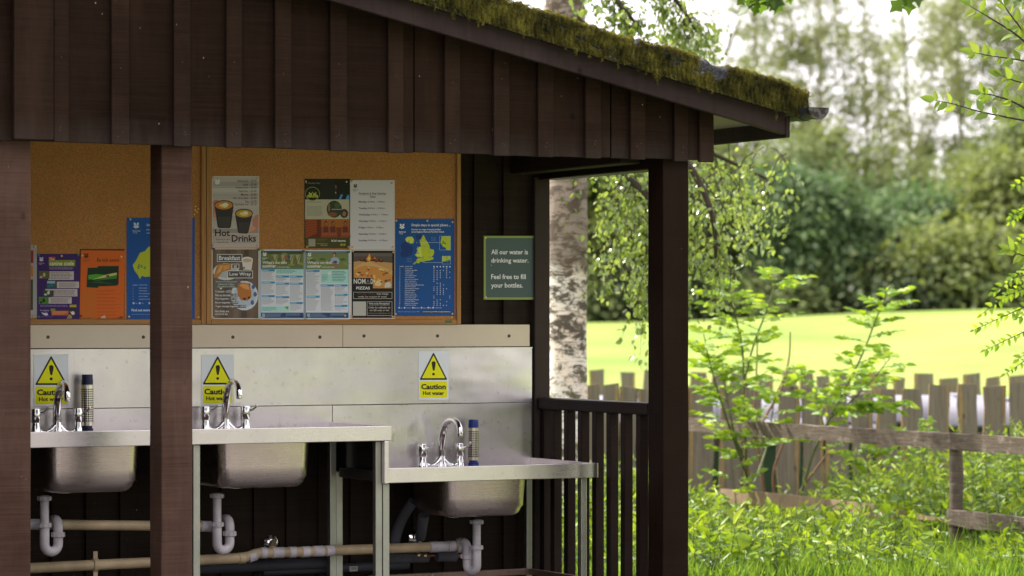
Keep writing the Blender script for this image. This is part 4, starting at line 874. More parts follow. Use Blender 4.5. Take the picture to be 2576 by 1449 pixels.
# ------------------------------------------------------------------ sink units
DL = .606                                                 # front of the worktops
zt = 1.32-.42; zr_ = 1.32-.595                            # rim heights
xl1 = mk(985, 1070, DL).x                                 # right end of the left worktop
xr0, xr1 = mk(967, 1150, DL).x, mk(1505, 1180, DL).x
def basin_mesh(x0, x1, y0, y1, z0, z1, r=.055, rb=.045):
    def ring(ins, z, dr=0):
        a, b, c, d = x0+ins, x1-ins, y0+ins, y1-ins; rr = max(.012, r-ins+dr); o = []
        for cx, cy, s0 in ((b-rr, d-rr, 0), (a+rr, d-rr, 90), (a+rr, c+rr, 180), (b-rr, c+rr, 270)):
            for k in range(7): t = R(s0+15*k); o.append((cx+rr*math.cos(t), cy+rr*math.sin(t), z))
        return o
    H = z1-z0; out = [ring(0, z1)]; tp = .012
    for k in range(1, 5): out.append(ring(tp*k/4, z1-(H-rb)*k/4))
    for k in range(1, 7): a = R(15*k); out.append(ring(tp+rb*(1-math.cos(a)), z0+rb*(1-math.sin(a)), rb*.5))
    inn = [ring(.002, z1)]
    for k in range(1, 5): inn.append(ring(.002+tp*k/4, z1-(H-rb)*k/4))
    for k in range(1, 7): a = R(15*k); inn.append(ring(.002+tp+rb*(1-math.cos(a)), z0+.003+rb*(1-math.sin(a)), rb*.5))
    mb = MB(); mb.rings(out, cap0=False); mb.rings(inn, cap0=False); return mb
def unit(name, label, x0, x1, zt, basins, dk=.028):
    u = thing(name, (x1, -.3, 0), label, 'sink unit', 'stainless steel sink units along the back wall')
    lip = MB(); lip.box(x0, x1, -DL, -DL+.022, zt-.062, zt); lip.build('front_lip', M['lip'], u, bevel=.0025, seg=2)
    mb = MB(); ys = -DL+.0225; yb = -.024
    cutx = [x0+.002]
    for a, b, *_ in basins: cutx += [a, b]
    cutx.append(x1-.022)
    z1, z0 = zt-dk, zt-dk-.003; y0b, y1b = basins[0][2], basins[0][3]
    mb.box(x0+.002, x1-.022, ys, y0b, z0, z1); mb.box(x0+.002, x1-.022, y1b, yb, z0, z1)
    for i in range(0, len(cutx), 2): mb.box(cutx[i], cutx[i+1], y0b, y1b, z0, z1)
    mb.build('worktop', M['lip'], u)
    MB().box(x1-.0215, x1, -DL+.0225, -.021, zt-.062, zt).build('side_rim', M['lip'], u, bevel=.002)
    for a, b, c, d, z in basins:
        basin_mesh(a, b, c, d, z, z1).build('basin', M['basin'], u, smooth=True, auto=60)
        mb = MB(); mb.lathe(((a+b)/2-.07, (c+d)/2, z), [(.0001, .002), (.036, .004), (.042, .0035), (.042, -.006), (.03, -.012)], 20); mb.build('drain', M['chrome'], u, smooth=True)
    return u
yb0, yb1 = -.545, -.165
def bx(pl, prr, d=.545): return mk(pl, 1180, d).x, mk(prr, 1180, d).x
b1 = bx(139, 358); b2 = bx(569, 789)
def bw_(b, py): return at(0, py, Y=-.53)
zb1 = mk(672, 1228, .53).z
L = unit('sink_unit', 'long higher stainless steel worktop with two deep basins and green stained legs', -2.95, xl1, zt, [(b1[0]-.03, b1[1], yb0, yb1, zb1), (b2[0]-.03, b2[1], yb0, yb1, zb1)])
b3 = bx(1134, 1334); zb3 = mk(1240, 1300, .53).z
Rr = unit('sink_unit', 'low right stainless steel sink unit stepping down from the long worktop', xr0+.004, xr1, zr_, [(b3[0]-.02, b3[1], yb0, yb1, zb3)])
# lower splash parts
szl = zt-.03
MB().box(-2.95, xs_-.0008, -.0265, -.0205, szl, szs).build('upstand', M['steel'], L, bevel=.001)
MB().box(xs_+.0008, sxr, -.0265, -.0205, zr_-.03, szs-.0005).build('upstand', M['steel'], Rr, bevel=.001)
MB().box(xr0, xr0+.0205, -DL-.0012, -DL+.026, zr_-.064, zt-.063).build('stepped_lip', M['lip'], Rr, bevel=.0025, seg=2)
MB().box(xr0+.004, xr0+.008, -DL+.0265, -.022, zr_-.031, zt-.064).build('side_panel', plain('dark_side_panel', (.06, .055, .05), .2, .5, .4, 12, .6), Rr)
# legs
def leg(par, px, d, z1, w=.030, m='legm', dx=0):
    q = mk(px, 1300, d).x+dx
    mb = MB(); mb.box(q, q+w, -d, -d+w, 0.0, z1); return mb.build('leg', M[m], par, bevel=.003, seg=2), q
leg(L, 486, .575, zt-.063); _, xa1 = leg(L, 945, .575, zt-.0635)
_, xa2 = leg(L, 830.5, .165, zt-.065)
leg(Rr, 963.5, .575, zr_-.065); leg(Rr, 846.5, .165, zr_-.032)
_, xb1 = leg(Rr, 1462, .575, zr_-.063, .028); _, xb2 = leg(Rr, 1325, .06, zr_-.063, .028)
zc = mk(938, 1195, .5).z
leg(L, 486, .165, zt-.065)
MB().box(xa1+.004, xa1+.026, -.5445, -.1955+.0, zc-.022, zc+.018).build('crossbar', M['legd'], L, bevel=.002)
mb = MB(); q = mk(853, 1193, .30); mb.lathe((xa1+.002, -.26, zc), [(.0001, -.004), (.006, -.003), (.006, .002)], 6, 'x'); mb.build('bolt', M['screw'], L)
zz = mk(1335, 1432, .06).z
MB().box(mk(979, 1440, .075).x-.1, xb2-.0005, -.085, -.060, zz-.022, zz+.006).build('bottom_rail', M['rusty'], Rr, bevel=.002)
MB().box(xb1+.003, xb1+.025, -.5465, -.0885, zz-.02, zz+.006).build('bottom_rail', M['rusty'], Rr, bevel=.002)

# ------------------------------------------------------------------ mixer taps (built once, copied)
def make_tap(label):
    t = thing('mixer_tap', (0, 0, 0), label, 'tap', 'chrome swan neck mixer taps')
    for s in (-1, 1):
        mb = MB(); x = s*.09; mb.lathe((x, 0, 0), [(.0001, 0), (.024, .0), (.024, .003), (.021, .012), (.017, .036), (.0165, .045)], 22); mb.build('pillar', M['chrome'], t, smooth=True)
        mb = MB(); mb.lathe((x, 0, .0455), [(.0001, 0), (.0195, .0), (.0205, .002), (.0205, .054), (.0195, .057), (.0001, .0575)], 22); hd = mb.build('valve_head', M['chrome'], t, smooth=True)
        mb = MB(); ln = bez((x+.012, -.010, .083), (x+.026, -.018, .086), (x+.034, -.026, .092), (x+.040, -.030, .108), 8); mb.tube(ln, [.0058, .0056, .0054, .0052, .0050, .005, .0054, .006, .0052], 10); mb.build('lever', M['chrome'], t, smooth=True)
    mb = MB()
    for s in (-1, 1): mb.tube(bez((s*.088, 0, .018), (s*.062, 0, -.002), (s*.03, 0, .001), (s*.006, 0, .030), 10), [.0155, .0135, .012, .0115, .0115, .0118, .0125, .014, .016, .018, .019], 16)
    mb.lathe((0, 0, 0), [(.0001, 0), (.026, 0), (.025, .006), (.021, .022), (.0185, .05)], 22); mb.build('bridge', M['chrome'], t, smooth=True)
    pts = bez((0, 0, .050), (0, -.0, .17), (0, -.06, .225), (0, -.135, .205), 18) + bez((0, -.135, .205), (0, -.165, .197), (0, -.182, .185), (0, -.184, .152), 8)[1:]
    n = len(pts); rr = [.0185-.0065*min(1, i/(n*.62)) for i in range(n)]
    for k in range(1, 4): rr[-k] = .0135
    mb = MB(); mb.tube(pts, rr, 18); mb.lathe((0, 0, .047), [(.0001, 0), (.0192, 0), (.0192, .004), (.0001, .004)], 20); mb.build('spout', M['chrome'], t, smooth=True)
    mb = MB(); mb.lathe((0, -.184, .138), [(.0001, 0), (.0118, 0), (.0128, .003), (.0128, .014), (.0001, .014)], 18); mb.build('aerator', M['chrome'], t, smooth=True)
    return t
def deck(px, d, z): return mk(px, 1000, d).x
tp = make_tap('chrome swan neck mixer tap on the low right sink')
tp.location = (mk(1110, 1170, .085).x, -.085, zr_-.028)
t2 = copy_tree(tp); t2.location = (mk(567, 1070, .085).x, -.085, zt-.028); t2['label'] = 'chrome mixer tap just right of the middle post, before a half hidden caution sign'
t3 = copy_tree(tp); t3.location = (mk(143.5, 1070, .085).x, -.085, zt-.028); t3['label'] = 'leftmost chrome mixer tap, standing left of the middle post'

for q_, an in ((t2, -4), (t3, -6)):
    for ch in q_.children:
        if ch.name.startswith(('spout', 'aerator')): ch.rotation_euler = (0, 0, R(an))
# ------------------------------------------------------------------ perforated canisters
t = MT('perforated_steel').set(metal=1.0, rough=.32)
sx = t.n.new('ShaderNodeSeparateXYZ'); t.l.new(t.tc.outputs['Object'], sx.inputs[0])
ang = t.math('ARCTAN2', sx.outputs[1], sx.outputs[0]); ua = t.math('MULTIPLY', ang, 20/(2*math.pi)); vz = t.math('MULTIPLY', sx.outputs[2], 1/.0078)
fu = t.math('SUBTRACT', t.math('FRACT', ua), .5); fv = t.math('SUBTRACT', t.math('FRACT', vz), .5)
dd = t.math('SQRT', t.math('ADD', t.math('MULTIPLY', fu, fu), t.math('MULTIPLY', fv, fv)))
hole = t.math('LESS_THAN', dd, .39); lo = t.math('GREATER_THAN', sx.outputs[2], .039); hi = t.math('LESS_THAN', sx.outputs[2], .155)
msk = t.math('MULTIPLY', hole, t.math('MULTIPLY', lo, hi)); t.base(t.mix(msk, (.62, .58, .47), (.012, .012, .012)))
t.l.new(t.math('SUBTRACT', 1.0, msk), t.b.inputs['Metallic']); M['perf'] = t.m
def canister(label):
    c = thing('perforated_canister', (0, 0, 0), label, 'canister', 'perforated steel canisters with blue rubber ends')
    mb = MB(); mb.lathe((0, 0, 0), [(.0001, 0), (.0245, 0), (.0235, .008), (.0225, .012), (.0235, .016), (.0190, .0175), (.0185, .026), (.0001, .026)], 26); mb.build('foot', M['blue'], c, smooth=True, auto=30)
    mb = MB(); mb.lathe((0, 0, 0), [(.0001, .0262), (.0235, .0262), (.0235, .168), (.0001, .168)], 30); mb.build('sleeve', M['perf'], c, smooth=True, auto=30)
    mb = MB(); mb.lathe((0, 0, 0), [(.0001, .1685), (.0222, .1685), (.0222, .186), (.0212, .1865), (.0212, .201), (.0195, .204), (.0001, .204)], 26); cp = mb.build('cap', M['blue'], c, smooth=True, auto=30)
    mb = MB(); mb.lathe((.009, -.0200, .193), [(.0001, -.0006), (.0022, -.0004), (.0022, .002)], 10, 'y'); mb.build('nozzle', M['black'], cp)
    return c
c1 = canister('perforated steel canister with bright blue ends beside the right sink tap')
c1.location = (mk(1191, 1170, .085).x, -.085, zr_-.028)
c2 = copy_tree(c1)
for ch in c2.children:
    if ch.name.startswith(('cap', 'foot')):
        ch.data = ch.data.copy(); ch.data.materials[0] = M['navy']
c2.location = (mk(219.5, 1070, .085).x, -.085, zt-.028); c2.scale = (1.08, 1.08, 1.18); c2['label'] = 'taller perforated canister with dark navy cap beside the leftmost tap'

# ------------------------------------------------------------------ waste traps and pipes
def nut(mb, c, r, h, ribs=10):
    mb.lathe(c, [(r*.8, 0), (r, .002), (r, h-.002), (r*.8, h)], 20)
    for k in range(ribs):
        a = 2*math.pi*k/ribs; p = Vector(c)+Vector((math.cos(a)*r, math.sin(a)*r, h*.15)); mb.beam(p, p+Vector((0, 0, h*.7)), .003, .004, (math.cos(a), math.sin(a), 0))
def ptrap(x, y, ztop, z1, zbot, ang, label, rr=.0195, w=.068, outup=.055):
    t = thing('waste_trap', (x, y, ztop), label, 'waste trap', 'white plastic waste traps under the basins')
    dx, dy = math.cos(ang), math.sin(ang)
    mb = MB(); mb.lathe((x, y, z1), [(.0001, 0), (rr*.9, 0), (rr*.9, ztop-z1), (.0001, ztop-z1)], 18); mb.build('tailpiece', M['pvc'], t, smooth=True)
    mb = MB(); nut(mb, (x, y, ztop-.022), rr*1.42, .020); mb.build('top_nut', M['pvc'], t, smooth=True, auto=30)
    mb = MB(); nut(mb, (x, y, z1-.012), rr*1.36, .02); mb.build('middle_nut', M['pvc'], t, smooth=True, auto=30)
    zc_ = zbot+rr+w/2; P = [(x, y, z1)]
    for k in range(0, 13): a = math.pi*k/12; P.append((x+dx*(w/2)*(1-math.cos(a)), y+dy*(w/2)*(1-math.cos(a)), zc_-(w/2)*math.sin(a)))
    ex, ey = x+dx*w, y+dy*w; zj = z1-.045
    P.append((ex, ey, zj))
    mb = MB(); mb.tube(P, rr, 18); mb.build('u_bend', M['pvc'], t, smooth=True)
    mb = MB(); nut(mb, (ex, ey, zj-.008), rr*1.36, .022); mb.build('outlet_nut', M['pvc'], t, smooth=True, auto=30)
    mb = MB(); zt2 = z1+.005; mb.tube([(ex, ey, zj+.01), (ex, ey, zt2-.02)] + [(ex-dx*.0+0, ey+.03*(1-math.cos(R(a))), zt2-.02+.03*math.sin(R(a))) for a in range(15, 91, 15)] + [(ex, ey+.06, zt2+.01)], rr, 18); mb.build('outlet_elbow', M['pvc'], t, smooth=True)
    return t
def zat(px, py, d): return mk(px, py, d).z
T1 = ptrap(mk(112, 1300, .355).x, -.355, zat(112, 1246, .355), zat(112, 1320, .355), zat(112, 1401, .355), R(12), 'white waste trap under the left basin, left of the middle post', w=.062)
T2 = ptrap(mk(546, 1300, .355).x, -.355, zat(546, 1240, .355), zat(546, 1318, .355), zat(546, 1397, .355), R(12), 'white waste trap under the middle basin, right of the middle post', w=.062)
T3 = ptrap(mk(1199, 1350, .355).x, -.355, zat(1199, 1306, .355), zat(1199, 1376, .355), zat(1199, 1448, .355), R(118), 'white waste trap under the low right basin', w=.05)
def pipe(name, pts, r, m, label, fits=(), grp='waste pipes along the back wall', fm='pvc', cat='pipe'):
    P = [at(px, py, Y=-d) for px, py, d in pts]
    t = thing(name, P[0], label, cat, grp)
    mb = MB(); mb.tube(P if len(P) < 3 else catmull(P, 5), r, 16); mb.build('pipe', M[m], t, smooth=True)
    for (px, py, d, ln, k) in fits:                       # sleeve centred at the pixel, along the pipe
        q = at(px, py, Y=-d); i = min(range(len(P)-1), key=lambda i: abs((P[i]+P[i+1]).x/2-q.x)); dr = (P[i+1]-P[i]).normalized()
        mb = MB(); mb.tube([q-dr*ln/2, q-dr*ln*.42, q-dr*ln*.38, q+dr*ln*.38, q+dr*ln*.42, q+dr*ln/2], [r*k*.96, r*k, r*k*.95, r*k*.95, r*k, r*k*.96], 18); mb.build('coupling', M[fm], t, smooth=True, auto=30)
    return t
pipe('waste_pipe', [(60, 1319, .30), (420, 1323, .30), (520, 1325, .30)], .0205, 'pvc_cream', 'cream upper waste pipe crossing behind the middle post', [(88, 1319, .30, .05, 1.12), (518, 1324, .30, .045, 1.15)])
p1_ = [(60, 1430, .22), (244, 1421, .22), (375, 1415, .22), (603, 1404, .22)]
t = pipe('waste_pipe', p1_, .0215, 'pvc_cream', 'cream lower waste pipe clipped to the wall at the left', [(608, 1404, .22, .03, 1.15)], fm='pvc_cream')
q = at(240, 1421, Y=-.22); mb = MB(); mb.tube([q-Vector((.010, 0, 0)), q+Vector((.010, 0, 0))], .0265, 18); mb.box(q.x-.009, q.x+.009, -.222, -.218, q.z+.024, q.z+.055); mb.box(q.x-.009, q.x+.009, -.222, -.218, q.z-.055, q.z-.024)
mb.build('pipe_clip', M['pvc_cream'], t, smooth=True, auto=30)
pipe('waste_pipe', [(598, 1404, .22), (625, 1400, .22), (650, 1392, .22), (700, 1390, .22), (831, 1385.5, .22)], .0215, 'pvc_cream', 'cream stretch of waste pipe with many white couplings left of the leg pair',
     [(634, 1399, .22, .035, 1.14), (662, 1391, .22, .028, 1.14), (698, 1390, .22, .05, 1.12), (735, 1389, .22, .03, 1.14), (768, 1388, .22, .035, 1.14), (800, 1386.5, .22, .045, 1.14), (829, 1385.5, .22, .035, 1.12)])
pipe('waste_pipe', [(838, 1385, .22), (940, 1381, .22), (1082, 1376, .22), (1172, 1372, .25)], .0215, 'pvc_cream', 'yellowed cream waste pipe running right from the leg pair to the right trap',
     [(1090, 1376, .225, .032, 1.15), (1112, 1375, .23, .05, 1.10), (1136, 1374, .235, .03, 1.15), (1156, 1373, .245, .022, 1.5)])
q = at(683, 1366, Y=-.022); mb = MB(); mb.lathe(q, [(.0001, -.016), (.012, -.016), (.020, -.012), (.036, -.004), (.038, 0), (.0001, 0)], 22, 'y'); o = mb.build('wall_flange', M['chrome'], None, base=q, smooth=True)
tag(o, 'round chrome wall flange above the cream pipe', 'flange')
q2 = at(684, 1383, Y=-.17); MB().tube([q+Vector((0, -.012, 0)), q2+Vector((0, 0, .0))], .016, 12).build('nipple', M['pvc_cream'], o, smooth=True)
pipe('insulated_pipe', [(1040, 1262, .20), (1020, 1290, .16), (1001, 1330, .10), (991, 1372, .08)], .0235, 'foam', 'diagonal grey foam lagged pipe left of the right basin', grp='grey lagged pipes', fm='foam')
pipe('insulated_pipe', [(1066, 1296, .2), (1061, 1330, .16), (1057, 1352, .12)], .0235, 'foam', 'short upright grey foam lagged pipe under the right basin', grp='grey lagged pipes', fm='foam')
pipe('insulated_pipe', [(975, 1406, .10), (1030, 1404, .10), (1076, 1402, .10)], .022, 'foam', 'horizontal lagged pipe low between the right unit legs', grp='grey lagged pipes')
pipe('insulated_pipe', [(660, 1436, .09), (860, 1428, .09), (1026, 1420, .09)], .021, 'darkpipe', 'dark lagged pipe along the bottom right of the leg pair', grp='grey lagged pipes')
pipe('insulated_pipe', [(480, 1432, .11), (640, 1424, .11), (826, 1416, .11)], .024, 'darkpipe', 'dark grey lagged pipe along the bottom beyond the middle post', grp='grey lagged pipes')
pipe('insulated_pipe', [(1098, 1400, .13), (1122, 1400, .13), (1147, 1400, .13)], .0225, 'foam', 'short grey foam sleeve just left of the right trap', grp='grey lagged pipes')
pipe('copper_pipe', [(1066, 1398, .11), (1100, 1397, .12), (1160, 1398, .13)], .008, 'copper', 'tarnished copper supply pipe under the right basin', [(1052, 1397, .11, .012, 1.6), (1068, 1398, .11, .012, 1.6)], fm='brass', grp='supply pipes')
pipe('braided_hose', [(1000, 1305, .10), (992, 1345, .08), (990, 1385, .07), (986, 1405, .07)], .006, 'chrome', 'thin braided hose beside the diagonal lagged pipe', grp='supply pipes', cat='hose')
q = at(1045, 1354, Y=-.022); mb = MB(); mb.lathe(q, [(.0001, -.014), (.014, -.014), (.024, -.009), (.034, -.003), (.034, 0), (.0001, 0)], 20, 'y'); o = mb.build('wall_flange', M['chrome'], None, base=q, smooth=True); tag(o, 'chrome wall flange under the right basin, behind the upright lagged pipe', 'flange')
q = at(1184, 1398, Y=-.16); mb = MB(); mb.beam(q-Vector((.012, 0, 0)), q+Vector((.012, 0, 0)), .006, .010); o = mb.build('valve_handle', M['blue'], None, base=q, bevel=.002); tag(o, 'small blue valve handle behind the right waste trap', 'valve')
q = at(890, 1430, Y=-.112); mb = MB(); mb.box(q.x-.020, q.x+.018, -.113, -.1118, q.z-.012, q.z+.010); o = mb.build('pipe_label', C('#7d7d76'), None, base=q)
mb = MB()
for k in range(7): mb.box(q.x-.014+k*.0042, q.x-.0125+k*.0042+.001*(k % 2), -.1134, -.1131, q.z-.006, q.z+.006)
mb.build('bars', C('#2c2c2a'), o); tag(o, 'small white barcode label on the dark pipe at the bottom', 'label')

# ------------------------------------------------------------------ ground, meadow, paving
def gz_(r, d):
    z = -.42*smooth(17.5, 21.5, d)*(1-smooth(27, 34, d))
    z += (1.36+.36*smooth(2, 13, r))*smooth(29, 78, d)**1.0 if d > 29 else 0
    return z
def gh(r, d): return gz_(r, d)
rs_ = sorted(set(list(np.linspace(-30, 40, 71)) + [-400, -200, -110, -70, -45, 55, 80, 120, 220, 420]))
ds_ = sorted(set(list(np.linspace(8, 40, 65)) + list(np.linspace(42, 100, 30)) + [-200, -60, -20, -6, 0, 5, 120, 160, 260, 500, 900]))
V = []; idx = {}
for i, r in enumerate(rs_):
    for j, d in enumerate(ds_): idx[i, j] = len(V); V.append(tuple(rd(r, d, gh(r, d)-.004)))
F = [(idx[i, j], idx[i+1, j], idx[i+1, j+1], idx[i, j+1]) for i in range(len(rs_)-1) for j in range(len(ds_)-1)]
me = bpy.data.meshes.new('ground'); me.from_pydata(V, [], F); me.polygons.foreach_set('use_smooth', [True]*len(F)); me.update()
t = MT('meadow_grass').set(rough=.85, spec=.15)
a1 = t.noise(t.mapc((1, 1, 1)), .16, 6, .65); a2 = t.noise(t.mapc((1, 1, 1)), 9, 5, .7); a3 = t.noise(t.mapc(), 60, 3, .7)
c = t.mix(t.ramp(a1, [(.35, 0.0), (.65, 1.0)]), (.115, .20, .022), (.28, .335, .080)); c = t.mix(t.ramp(a2, [(.35, .0), (.7, .45)]), c, (.25, .33, .08)); c = t.mix(t.ramp(a3, [(.3, .35), (.6, 0.0)]), c, (.16, .22, .05))
t.base(c).bump(a3, .5, .03)
tag(link('ground', me, t.m), 'bright mown meadow grass rising gently to the wood', 'ground', kind='structure')
V = []; F = []; nr, nd = 24, 20
for i in range(nr+1):
    for j in range(nd+1): r_, d_ = -.5+5.3*i/nr, 14.9+6.0*j/nd; V.append(tuple(rd(r_, d_, gz_(r_, d_)+.012)))
for i in range(nr):
    for j in range(nd): F.append((i*(nd+1)+j, (i+1)*(nd+1)+j, (i+1)*(nd+1)+j+1, i*(nd+1)+j+1))
me = bpy.data.meshes.new('soil'); me.from_pydata(V, [], F); me.update()
tag(link('soil', me, plain('dark_leafy_soil', (.035, .034, .014), .95, .1, .5, 9, bump=.6)), 'dark leafy soil under the undergrowth', 'soil', kind='structure')
mb = MB(); mb.box(-60, 1.4, -80, -1.31, -.06, .0); mb.box(1.401, 50, -80, -14, -.06, .0); mb.box(-4.2, .55, -1.3, .10, -.06, .0); tag(mb.build('paving', M['concrete']), 'pale concrete paving in front of the shelter, extended unseen for neutral bounce', 'paving', kind='structure')  # unseen front part extended to give neutral bounce and grey reflections
# ------------------------------------------------------------------ fences and bins
t = MT('weathered_larch').set(rough=.85, spec=.2)
v = t.mapc((1, 1, 1)); g = t.noise(t.mapc((28, 28, 1.6)), 2, 5, .65, .8); g2 = t.noise(v, 5, 4, .6)
kn = t.voro(t.mapc((2.6, 2.6, 1.5)), 2.6); kk = t.ramp(kn, [(.05, .85), (.11, 0.0)])
c = t.mix(t.ramp(g, [(.3, 0.0), (.7, 1.0)]), (.112, .094, .070), (.225, .195, .150)); c = t.mix(t.ramp(g2, [(.4, 0.0), (.75, .6)]), c, (.19, .165, .105)); c = t.mix(kk, c, (.05, .032, .02))
t.base(c).bump(g, .4, .006); M['larch'] = t.m
M['larch_edge'] = plain('larch_waney_edge', (.34, .235, .10), .8, .2, .4, 12)
t = MT('rough_rail_timber').set(rough=.9, spec=.15)
g = t.noise(t.mapc((2.5, 2.5, 30)), 3, 6, .7, .6); g2 = t.noise(t.mapc(), 14, 5, .7)
c = t.mix(t.ramp(g, [(.32, 0.0), (.68, 1.0)]), (.072, .055, .040), (.160, .130, .100)); c = t.mix(t.ramp(g2, [(.56, 0.0), (.68, .7)]), c, (.27, .235, .19)); c = t.mix(t.ramp(g2, [(.3, .7), (.42, 0.0)]), c, (.06, .05, .025))
t.base(c).bump(g, .6, .008); M['railt'] = t.m
M['fresh'] = plain('paler_broken_timber', (.33, .24, .15), .8, .2, .45, 9)
def G(px, d, py=HY):                                      # ground point straight below a pixel at distance d
    v = ray(px, py); p = EYE+v*d; return Vector((p.x, p.y, 0))
def picket(mb, px, d, w, ztop, zbot, q, slant):
    c = G(px, d); u = RT.copy(); n = FW.copy()
    rs = []; N = 9; ph = q.uniform(0, 6); ph2 = q.uniform(0, 6)
    for k in range(N+1):
        z = zbot+(ztop-zbot)*k/N
        l = -w/2 + .010*math.sin(ph+z*7)+.005*math.sin(z*19+ph2); r = w/2 + .010*math.sin(ph2+z*6)+.005*math.sin(z*17+ph)
        zz = lambda s: z + (slant*s if k == N else 0)
        rs.append([c+u*l+n*-.012+Vector((0, 0, zz(-1))), c+u*r+n*-.012+Vector((0, 0, zz(1))), c+u*(r-.0)+n*.012+Vector((0, 0, zz(1))), c+u*l+n*.012+Vector((0, 0, zz(-1)))])
    n0 = len(mb.f); mb.rings(rs)
    return mb
def waney(mb, px, d, w, ztop, zbot, ph, ph2, side):
    pass
def picket_fence(specs, label, d0, zb):
    fn = thing('picket_fence', G(2200, d0), label, 'fence', 'rough larch picket fences round the bins')
    q = random.Random(int(d0))
    for px, wpx, py in specs:
        d = d0+q.uniform(-.02, .02); w = wpx*.95/FPX*d; zt_ = 1.32-(py-HY)/FPX*d
        mb = MB(); picket(mb, px, d, w, zt_, zb, q, q.uniform(-.010, .010))
        for i, f in enumerate(mb.f):
            if len(f) == 4 and (i % 4) in (1, 3): mb.m[i] = 1
        mb.build('picket', [M['larch'], M['larch_edge']], fn)
        # waney bark edge, a paler strip on one side
        s = q.choice((-1, 1)); e = MB(); c = G(px, d); st = []
        for k in range(9):
            z = zb+(zt_-.004-zb)*k/8; x1 = s*(w/2-.004); x0 = s*(w/2-.022-.008*math.sin(z*9+px)); a = c+RT*min(x0, x1)-FW*.0135+Vector((0, 0, z)); b = c+RT*max(x0, x1)-FW*.0135+Vector((0, 0, z)); st.append([a, b, b+FW*.001, a+FW*.001])
        e.rings(st); 
        e.build('bark_edge', M['larch_edge'], fn)
    for z in (zb+.35, zb+.95):
        a, b = G(specs[0][0]-40, d0+.045), G(specs[-1][0]+60, d0+.045); MB().beam(a+Vector((0, 0, z)), b+Vector((0, 0, z)), .04, .08).build('rail', M['railt'], fn)
    return fn
front = []
q = random.Random(11)
known = [(1489, 38, 968), (1535, 44, 966), (1581, 44, 974), (1625, 40, 979), (1672, 50, 972), (1712, 46, 970), (1763, 62, 965), (1840, 60, 968), (1893, 54, 962), (1983, 57, 972), (2045, 56, 975), (2104, 60, 985), (2168, 52, 990), (2230, 50, 978), (2292, 54, 978), (2361, 56, 969), (2433, 46, 966), (2501, 62, 971), (2570, 60, 962), (2638, 58, 970), (2705, 60, 966), (2775, 56, 972), (2845, 60, 968), (2915, 60, 970)]
known = [(1190, 52, 972), (1252, 56, 966), (1314, 50, 974), (1372, 54, 968), (1433, 50, 970)] + known
picket_fence(known, 'nearer rough picket fence of wide grey brown planks before the bins', 21.0, -.45)
back = [(1390, 44, 942), (1450, 44, 946), (1502, 42, 930), (1579, 41, 936), (1640, 40, 932), (1700, 42, 940), (1757, 46, 936), (1808, 40, 942), (1858, 40, 938), (1925, 38, 944), (1986, 41, 934), (2027, 36, 938), (2070, 38, 945), (2120, 42, 940), (2172, 42, 936), (2212, 42, 937), (2262, 30, 948), (2324, 50, 939), (2386, 48, 951), (2445, 46, 940), (2497, 40, 948), (2560, 48, 944), (2618, 44, 940), (2676, 46, 946), (2735, 46, 940)]
picket_fence(back, 'farther picket fence whose square tops stand against the meadow', 27.5, -.45)
# post and rail fence
rf = thing('rail_fence', G(2410, 16.7), 'weathered brown post and rail fence crossing in front of the picket fence', 'fence')
def railpt(px, py, d): return at(px, py, d=d)
def rough_beam(a, b, w, h, n=22, amp=.005, up=UP):
    mb = MB(); rs = []; a, b = Vector(a), Vector(b); dr = (b-a).normalized(); sd_ = dr.cross(up).normalized(); u = sd_.cross(dr)
    q = random.Random(int(a.x*100)); 
    for k in range(n+1):
        p = a.lerp(b, k/n); j = lambda: q.uniform(-amp, amp)
        rs.append([p-sd_*w/2+u*(-h/2+j()), p+sd_*w/2+u*(-h/2+j()), p+sd_*w/2+u*(h/2+j()), p-sd_*w/2+u*(h/2+j())])
    mb.rings(rs); return mb
def dz(px):                                               # distance of the rail at a pixel column
    return 1/((1/19.4)+(1/16.15-1/19.4)*(px-1733)/(2576-1733))
pa, pb, pc = 1700, 2398, 2860
def rpoint(px, z): v = ray(px, HY); p = EYE+v*dz(px); return Vector((p.x, p.y, z))
zrail = 1.32-.62-.045
rough_beam(rpoint(pa, zrail), rpoint(pb, zrail-.002), .035, .087).build('top_rail', M['railt'], rf)
rough_beam(rpoint(pb+.6, zrail-.004), rpoint(pc, zrail-.01), .035, .094, amp=.004).build('top_rail', M['railt'], rf)
mb = MB(); p = rpoint(2410, 0)+FW*.066; rs = []
for k in range(13):
    z = -.1+(1.32-(1091-HY)/FPX*16.75+.1)*k/12; rr = .040+.002*math.sin(k*1.7); rs.append([(p.x+rr*math.cos(a)+.002*math.sin(k), p.y+rr*math.sin(a), z) for a in [2*math.pi*i/14 for i in range(14)]])
mb.rings(rs); mb.build('post', M['railt'], rf, smooth=True)
for px in (1705,):
    p = rpoint(px, 0)+FW*.066; MB().lathe((p.x, p.y, -.3), [(.045, 0), (.043, .95)], 14).build('post', M['railt'], rf, smooth=True)
p = rpoint(2830, 0)+FW*.066; MB().lathe((p.x, p.y, -.1), [(.045, 0), (.043, .82)], 14).build('post', M['railt'], rf, smooth=True)
zl = 1.32-(1302-HY)/FPX*16.75
rough_beam(rpoint(2388, zl), rpoint(pc, zl-.012), .035, .092).build('lower_rail', M['railt'], rf)
